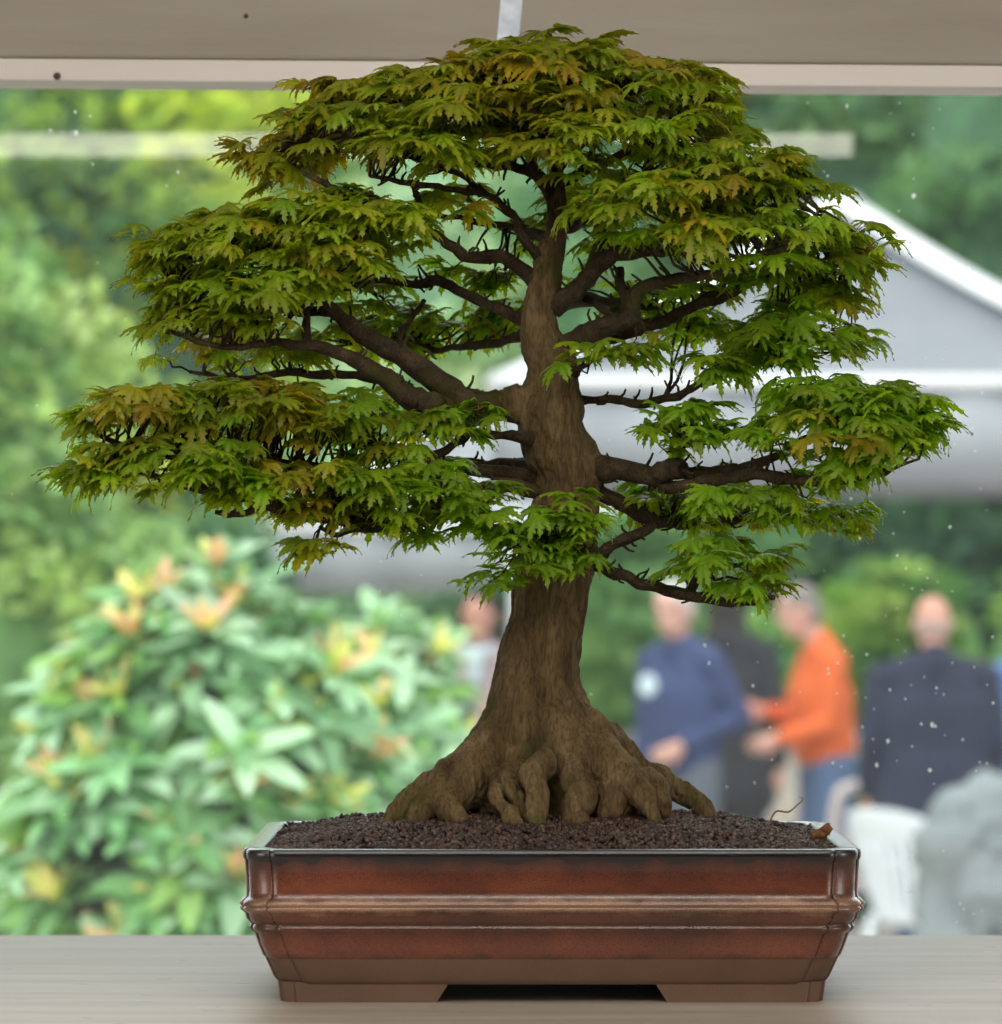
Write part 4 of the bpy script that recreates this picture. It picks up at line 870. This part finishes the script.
# ---- people
skinA = mat('skin_fair', (.66,.36,.28), (.74,.43,.34), 12, .5); skinB = mat('skin_ruddy', (.62,.30,.22), (.70,.36,.27), 12, .5)
shoeM = mat('dark_shoe', (.04,.035,.03), rough=.5); eyeM = mat('dark_eye', (.03,.02,.02), rough=.2); lipM = mat('lip', (.5,.2,.17), rough=.5)
def fab(name, c, r=.9): return mat(name, tuple(np.array(c)*.85), tuple(np.array(c)*1.12), 30, r, .3, 200)
def person(label, loc, face, H, top, bottom, skin, hair, armL, armR, lean=0, head=(0,0), coat=None, topname='sweater', bald=False, bulk=1.0, long_hair=False, hem=.93):
    """built facing -Y, then turned so that it looks along `face`; armX = (elbow, wrist) offsets from the shoulder"""
    k = H/1.75; rz = math.atan2(face[1], face[0])+math.pi/2
    t_ = thing('person', (loc[0], loc[1], 0), label, 'person')
    Rz = Matrix.Rotation(rz, 4, 'Z')
    def W(v): return Matrix.Translation((loc[0], loc[1], 0)) @ Rz @ Vector(v)
    def S(v): # scale + torso lean about the hips
        v = Vector(v); 
        if v.z > .95: 
            h_ = v.z-.95; v = Vector((v.x, v.y-h_*math.sin(lean), .95+h_*math.cos(lean)))
        return W(v*k)
    bk = bulk
    hip = [(-.09,0,.93),(.09,0,.93)]; sh = [(-.18*bk,.01,1.395),(.18*bk,.01,1.395)]
    def torso(bm, g):
        for sx_ in (-1, 1):
            chain(bm, [S((sx_*.065,.0,.93)), S((sx_*.065*bk,-.01*bk,1.08)), S((sx_*.08*bk,-.005,1.25)), S((sx_*.075*bk,.0,1.36))], [x*k for x in (.105*bk+g, .112*bk+g, .112*bk+g, .080*bk+g)])
        chain(bm, [S((0,-.02*bk,.98)), S((0,-.02*bk,1.25))], [(.11*bk+g)*k]*2)
        chain(bm, [S(sh[0]), S((0,.01,1.455)), S(sh[1])], [(.055+g)*k, (.066+g)*k, (.055+g)*k])
    def torso2(bm):
        for sx_ in (-1, 1):
            chain(bm, [S((sx_*.065*bk,-.01*bk,1.08)), S((sx_*.08*bk,-.005,1.25)), S((sx_*.075*bk,.0,1.36))], [x*k for x in (.126*bk, .126*bk, .094*bk)])
        chain(bm, [S((0,-.02*bk,1.06)), S((0,-.02*bk,1.25))], [(.124*bk)*k]*2)
        chain(bm, [S(sh[0]), S((0,.01,1.455)), S(sh[1])], [.069*k, .080*k, .069*k])
    def arms(bm, g, frac=1.0):
        for i, (el, wr) in enumerate((armR, armL)):
            s0 = Vector(sh[i]); e_ = s0+Vector(el); w2 = s0+Vector(wr); w3 = e_.lerp(w2, frac)
            chain(bm, [S(s0), S(e_), S(w3)], [(.052+g)*k, (.041+g)*k, (.030+g*.8)*k])
    def legs(bm, g, zb=.09):
        for i, sx_ in enumerate((-1, 1)):
            chain(bm, [S(hip[i]), S((sx_*.10,-.01,.50)), S((sx_*.105,.01,zb))], [(.088+g)*k, (.058+g)*k, (.040+g)*k])
    # continuous body
    bm = bmesh.new(); torso(bm, -.006); arms(bm, 0); legs(bm, 0)
    hc = Vector((head[0]*.5, -.02+head[1], 1.63)); up_ = 1.0
    chain(bm, [S((0,.015,1.45)), S((hc.x*.5, hc.y*.6+.01, 1.56))], [.055*k,.052*k])
    pitch = head[1]*-3.0; yaw = head[0]*4
    Hm = Matrix.Rotation(yaw, 4, 'Z') @ Matrix.Rotation(-pitch*-1.0 if False else pitch, 4, 'X')
    def Hd(v): 
        q = Hm @ Vector(v); return S(hc + q)
    def ell(bm, c, r, m=14):
        c2 = Vector(c); vs = bmesh.ops.create_uvsphere(bm, u_segments=20, v_segments=m, radius=1)['verts']
        for v in vs: v.co = Hd(c2+Vector((v.co.x*r[0], v.co.y*r[1], v.co.z*r[2])))
    ell(bm, (0,.005,.035), (.074,.092,.085)); ell(bm, (0,-.022,-.035), (.058,.068,.075)); ell(bm, (0,-.045,-.085), (.034,.034,.024))
    ell(bm, (0,-.094,-.012), (.012,.020,.022)); ell(bm, (0,-.087,.008), (.009,.012,.026)); ell(bm, (0,-.080,.030), (.050,.014,.009))
    ell(bm, (.077,.012,-.005), (.010,.020,.032)); ell(bm, (-.077,.012,-.005), (.010,.020,.032)); ell(bm, (0,-.086,-.052), (.024,.010,.006))
    for i, (el, wr) in enumerate((armR, armL)):   # hands with fingers
        s0 = Vector(sh[i]); e_ = s0+Vector(el); w2 = s0+Vector(wr); d = (w2-e_).normalized(); sd = -1 if i == 0 else 1
        u = Vector((0,-1,0)) if abs(d.y) < .7 else Vector((0,0,1)); u = (u-d*u.dot(d)).normalized(); v = d.cross(u)
        caps(bm, S(w2+d*.015), S(w2+d*.075), .026*k, .034*k, .62, 1.15)
        for f_, (o_, Lf) in enumerate(((-.030,.062),(-.010,.074),(.010,.070),(.029,.055))):
            b0 = w2+d*.085+u*o_; m1 = b0+d*Lf*.5+v*.006*sd; m2 = m1+d*Lf*.42+v*.022*sd; chain(bm, [S(w2+d*.06+u*o_*.8), S(b0), S(m1), S(m2)], [.011*k,.0095*k,.0088*k,.0078*k])
        chain(bm, [S(w2+d*.03+u*-.022), S(w2+d*.055+u*-.048+v*.008*sd), S(w2+d*.085+u*-.058+v*.018*sd)], [.014*k,.011*k,.009*k])
    me = fuse(bm, .0065, 3); link('body', me, skin, t_)
    for sx_ in (-1, 1):
        bm = bmesh.new(); ell(bm, (sx_*.030,-.0795,.012), (.012,.008,.007), 8); bmo('eye', bm, eyeM, t_, True)
    bm = bmesh.new(); ell(bm, (0,-.0915,-.052), (.022,.006,.006), 8); bmo('mouth', bm, lipM, t_, True)
    # clothes
    bm = bmesh.new(); torso(bm, .014); arms(bm, .014, .93)
    if hem > .95: bm.free(); bm = bmesh.new(); arms(bm, .014, .93); torso2(bm)
    if coat: 
        for sx_ in (-1, 1): chain(bm, [S((sx_*.07,.0,1.0)), S((sx_*.085,.0,coat))], [.135*k*bk, .15*k*bk])
        chain(bm, [S((0,.0,1.0)), S((0,.0,coat))], [.12*k*bk, .14*k*bk])
    else: chain(bm, [S((-.06,-.01,hem)), S((.06,-.01,hem))], [(.142 if hem < .95 else .130)*k*max(bk,1)]*2)
    chain(bm, [S((0,.012,1.47)), S((0,.008,1.505))], [.066*k,.062*k])
    me = fuse(bm, .011, 3); displace(me, lambda p, n: .006*fz(p, 9)+.004*fz(p, 22)); link(topname, me, top, t_)
    bm = bmesh.new(); legs(bm, .02, .10); chain(bm, [S((-.07,0,.93)), S((.07,0,.93))], [.108*k]*2)
    me = fuse(bm, .011, 3); displace(me, lambda p, n: .005*fz(p, 11)); link('trousers', me, bottom, t_)
    for sx_ in (-1, 1):
        bm = bmesh.new(); chain(bm, [S((sx_*.105,.045,.052)), S((sx_*.115,-.06,.045)), S((sx_*.12,-.155,.036))], [.046*k,.044*k,.034*k], 1, .8)
        me = fuse(bm, .008, 2)
        for v in me.vertices: v.co.z = max(v.co.z, .002)
        link('shoe', me, shoeM, t_)
    if hair is not None:
        bm = bmesh.new()
        if bald: ell(bm, (0,.026,-.005), (.078,.076,.062))
        else: ell(bm, (0,.018,.052), (.083,.094,.080)); ell(bm, (0,.045,.0), (.078,.068,.075))
        if long_hair:
            for sx_ in (-1,0,1): 
                caps(bm, Hd((sx_*.055,.04,.02)), Hd((sx_*.06,.055,-.15)), .045*k, .035*k)
        me = fuse(bm, .007, 2); displace(me, lambda p, n: .006*fz(p, 45)); link('hair', me, hair, t_)
    return t_, S
navy = fab('navy_wool', (.05,.070,.17)); charcoal = fab('charcoal_coat', (.03,.032,.038)); orange = fab('orange_wool', (.78,.15,.035)); bluegrey = fab('blue_grey_denim', (.10,.155,.28))
darkj = fab('dark_blue_jacket', (.022,.026,.055)); greyt = fab('grey_trousers', (.13,.15,.19)); pinkg = fab('pink_grey_top', (.42,.32,.34)); bluej = fab('dark_denim', (.03,.06,.13))
white_hair = mat('white_hair', (.55,.53,.52), (.7,.68,.66), 60, .8); grey_hair = mat('grey_hair', (.2,.17,.16), (.3,.27,.25), 60, .8); dark_hair = mat('dark_hair', (.025,.02,.018), (.05,.04,.035), 60, .7)
down = ((.06,.02,-.28),(.06,-.04,-.53)); downR = ((-.06,.02,-.28),(-.06,-.04,-.53))
p1, S1 = person('person with white hair in a navy sweater with a round pale badge', PXY(684, 19.3), (-.70,-.71), 1.74, navy, greyt, skinA, white_hair, ((.06,.10,-.24),(-.06,-.15,-.36)), ((-.04,.0,-.28),(-.03,-.07,-.52)), .06, (.03,-.03), bulk=1.04, hem=1.0)
bm = bmesh.new(); bmesh.ops.create_cone(bm, cap_ends=True, segments=20, radius1=.05, radius2=.05, depth=.006)
for v in bm.verts: v.co = v.co @ Matrix.Rotation(R(90), 3, 'X')
cen = S1((-.06,-.152,1.30)); rot = Matrix.Rotation(math.atan2(-.78,-.62)+math.pi/2, 3, 'Z')
for v in bm.verts: v.co = rot @ v.co + cen
tag(bmo('badge', bm, mat('pale_badge', (.7,.85,.95), rough=.4), p1), 'round pale blue badge')
person('person in a long charcoal coat standing close behind the navy sweater', PXY(728, 20.6), (.35,.94), 1.76, charcoal, bluej, skinA, dark_hair, down, downR, .02, (0,0), coat=.74, topname='coat', bulk=1.0, long_hair=True)
person('person in a bright orange sweater and blue-grey jeans, head bowed', PXY(827, 19.5), (-.97,-.22), 1.73, orange, bluegrey, skinA, grey_hair, ((.03,-.06,-.27),(.0,-.28,-.33)), ((-.03,-.10,-.25),(.03,-.24,-.22)), .08, (0,-.06), bulk=1.0, hem=1.03)
person('bald person seen from behind in a dark jacket', PXY(934, 18), (-.08,1), 1.69, darkj, bluej, skinB, mat('cropped_grey_hair', (.42,.29,.25), (.50,.36,.32), 50, .8), ((.05,.0,-.27),(.05,-.10,-.50)), ((-.05,.0,-.27),(-.05,-.10,-.50)), .03, (0,0), coat=.78, topname='jacket', bald=True, bulk=1.26)
p5, S5 = person('dark-haired person in a pinkish grey top with a pale scarf, left of the trunk', PXY(481, 20.2), (-.2,-1), 1.70, pinkg, bluej, skinB, dark_hair, ((.10,.02,-.26),(.0,-.20,-.22)), ((-.10,.02,-.26),(.0,-.2,-.22)), .03, (0,-.02), topname='top', long_hair=True, bulk=.95)
bm = bmesh.new(); chain(bm, [S5((-.05,-.06,1.47)), S5((0,-.10,1.44)), S5((.05,-.06,1.47))], [.028,.034,.028]); chain(bm, [S5((0,-.12,1.44)), S5((.01,-.14,1.33))], [.03,.028]); link('scarf', fuse(bm, .007, 2), mat('pale_blue_cloth', (.55,.68,.74), rough=.8), p5)
x_, y_ = PXY(430, 18.4); 
person('person with dark hair and a black jacket half hidden by the glossy shrub', (x_, y_+.25), (.5,-.8), 1.52, fab('black_jacket', (.02,.024,.045)), bluej, skinA, dark_hair, down, downR, .05, (0,-.02), topname='jacket', bulk=.95)
person('person at the right edge of the view in a blue top, arm hanging', PXY(1030, 19), (-.5,.85), 1.66, fab('mid_blue_cotton', (.09,.2,.45)), bluej, skinB, grey_hair, ((.16,.02,-.26),(.15,-.06,-.5)), ((-.13,.02,-.26),(-.15,-.06,-.50)), .03, (0,0), topname='shirt', bulk=1.1)

# ---- white plastic garden chair, built facing +Y, turned
def plastic_chair(loc, rz):
    t_ = thing('plastic_chair', (loc[0], loc[1], 0), 'white moulded plastic armchair standing right of the pot, its back turned', 'chair')
    m = mat('white_plastic', (.76,.83,.87), rough=.35); T = Matrix.Translation((loc[0], loc[1], 0)) @ Matrix.Rotation(rz, 4, 'Z')
    def plate(bm, g, th):   # g grid of Vectors
        A = [[bm.verts.new(T @ v) for v in r] for r in g]; B = [[bm.verts.new(T @ (v+th)) for v in r] for r in g]; n, q = len(g), len(g[0])
        for i in range(n-1):
            for j in range(q-1): bm.faces.new((A[i][j], A[i][j+1], A[i+1][j+1], A[i+1][j])); bm.faces.new((B[i][j], B[i+1][j], B[i+1][j+1], B[i][j+1]))
        for i in range(n-1): bm.faces.new((A[i][0], A[i+1][0], B[i+1][0], B[i][0])); bm.faces.new((A[i][-1], B[i][-1], B[i+1][-1], A[i+1][-1]))
        for j in range(q-1): bm.faces.new((A[0][j], B[0][j], B[0][j+1], A[0][j+1])); bm.faces.new((A[-1][j], A[-1][j+1], B[-1][j+1], B[-1][j]))
    bm = bmesh.new(); plate(bm, [[Vector((-.23+.46*j/8, -.20+.44*i/8, .46+.03*i/8-.02*math.cos((j/8-.5)*2)+ (.0 if i < 8 else -.015))) for j in range(9)] for i in range(9)], Vector((0,0,-.012))); bmo('seat', bm, m, t_, True)
    bm = bmesh.new()
    def bp_(u, z): # back surface
        hw = .17+.09*((z-.42)/.46); return Vector((u*hw, -.20-.10*(z-.42)/.46-.05*(1-u*u)*.8, z))
    for a, b in ((-1,-.84),(-.70,-.5),(-.36,-.16),(-.02-.08,.18-.08),(.22,.42),(.54,.74),(.84,1)): plate(bm, [[bp_(a+(b-a)*j/3, .42+.34*i/8) for j in range(4)] for i in range(9)], Vector((0,.012,0)))
    plate(bm, [[bp_(-1+2*j/14, .75+(.13-.035*abs(-1+2*j/14)**2.5)*i/4) for j in range(15)] for i in range(5)], Vector((0,.014,0)))
    plate(bm, [[bp_(-1+2*j/14, .44+.05*i/3) for j in range(15)] for i in range(4)], Vector((0,.014,0)))
    bmo('backrest', bm, m, t_, True)
    for s in (-1, 1):
        bm = bmesh.new(); p2, r2 = catmull([Vector(v) for v in ((s*.235,-.27,.80),(s*.27,-.20,.72),(s*.29,-.05,.655),(s*.29,.12,.65),(s*.275,.22,.62))], [.028]*5, 5); tube(bm, [T @ v for v in p2], r2, 10, scl=(1.0,.55)); bmo('armrest', bm, m, t_, True)
        bm = bmesh.new(); tube(bm, [T @ Vector(v) for v in ((s*.275,.22,.635),(s*.255,.235,.43),(s*.28,.27,0))], [.024,.028,.022], 10, scl=(1,.7)); bmo('leg', bm, m, t_, True)
        bm = bmesh.new(); tube(bm, [T @ Vector(v) for v in ((s*.19,-.21,.45),(s*.22,-.23,.25),(s*.25,-.27,0))], [.03,.026,.022], 10, scl=(1,.7)); bmo('leg', bm, m, t_, True)
x_, y_ = PXY(945, 16.9); plastic_chair((x_, y_), R(-58))
# ---- folding chair with beige tubes
def folding_chair(loc, rz):
    t_ = thing('folding_chair', (loc[0], loc[1], 0), 'folding garden chair with beige tube frame behind the white plastic one', 'chair')
    m = mat('beige_tube', (.66,.58,.56), rough=.4); T = Matrix.Translation((loc[0], loc[1], 0)) @ Matrix.Rotation(rz, 4, 'Z')
    bm = bmesh.new(); p2, r2 = catmull([Vector(v) for v in ((-.24,-.1,.40),(-.24,-.2,.80),(-.19,-.22,.88),(0,-.225,.895),(.19,-.22,.88),(.24,-.2,.80),(.24,-.1,.40))], [.024]*7, 5); tube(bm, [T @ v for v in p2], r2, 10); bmo('back_frame', bm, m, t_, True)
    for s in (-1, 1):
        bm = bmesh.new(); tube(bm, [T @ Vector((s*.24,-.1,.42)), T @ Vector((s*.24,.24,0))], [.018]*2, 8); bmo('leg', bm, m, t_, True)
        bm = bmesh.new(); tube(bm, [T @ Vector((s*.26,.2,.46)), T @ Vector((s*.26,-.26,0))], [.018]*2, 8); bmo('leg', bm, m, t_, True)
    boxo('seat', -.24,.24,-.12,.28,.42,.46, mat('grey_canvas_seat', (.45,.42,.42), rough=.9), t_, .01, T)
    boxo('backrest', -.22,.22,-.212,-.19,.52,.70, bpy.data.materials['grey_canvas_seat'], t_, .006, T)
x_, y_ = PXY(868, 18.6); folding_chair((x_, y_), R(20))
# ---- stone ornaments
stone = mat('weathered_grey_stone', (.17,.205,.215), (.28,.32,.33), 5, .85, .7, 30, bdist=.01)
x_, y_ = PXY(985, 15.2); t_ = thing('stone_sculpture', (x_, y_, 0), 'large pale grey carved stone ornament at the lower right edge', 'sculpture')
bm = bmesh.new(); random.seed(5)
chain(bm, [(x_-.02,y_,.70),(x_+.02,y_,.98)], [.21,.16]); caps(bm, (x_-.12,y_-.02,1.02), (x_+.16,y_,1.01), .06, .07)
for q in (-.12,.13):
    for w_ in (-.08,.08): caps(bm, (x_+q,y_+w_,.98), (x_+q*1.3,y_+w_*1.3,.66), .075, .085)
for _ in range(26):
    a = random.uniform(0, 6.28); z = random.uniform(.55, 1.04); r = .17 if z < .9 else .12; q = Vector((x_+math.cos(a)*r, y_+math.sin(a)*r, z)); caps(bm, q, q+Vector((random.gauss(0,.04), random.gauss(0,.03), random.gauss(0,.04))), random.uniform(.035,.07), random.uniform(.03,.05))
me = fuse(bm, .009, 2); displace(me, lambda p, n: .018*fz(p, 12)+.008*fz(p, 35)); [setattr(v.co, 'z', v.co.z-.045) for v in me.vertices]; link('carved_stone', me, stone, t_)
bm = bmesh.new()
for s in (-1, 1): chain(bm, [(x_+s*.17,y_,.60),(x_+s*.19,y_,.30),(x_+s*.2,y_,.05)], [.07,.06,.08])
caps(bm, (x_-.2,y_,.60), (x_+.2,y_,.60), .06, .06); me = fuse(bm, .012, 2); displace(me, lambda p, n: .012*fz(p, 14))
for v in me.vertices: v.co.z = max(v.co.z, 0.0)
link('stone_base', me, stone, t_)
x_, y_ = PXY(942, 14.6); bm = bmesh.new()
lathe(bm, [(.15,0),(.15,.05),(.12,.08),(.115,.42),(.13,.52),(.10,.56),(.075,.60),(.062,.68),(.055,.74),(.062,.78),(.095,.83),(.105,.87),(.10,.91),(.085,.93),(.06,.945),(.03,.955)], 28, (x_, y_, 0))
me_o = bmo('stone_urn', bm, stone, None, True); tag(me_o, 'small waisted grey stone urn between plastic chair and carved stone', 'urn')
displace(me_o.data, lambda p, n: .006*fz(p, 30))
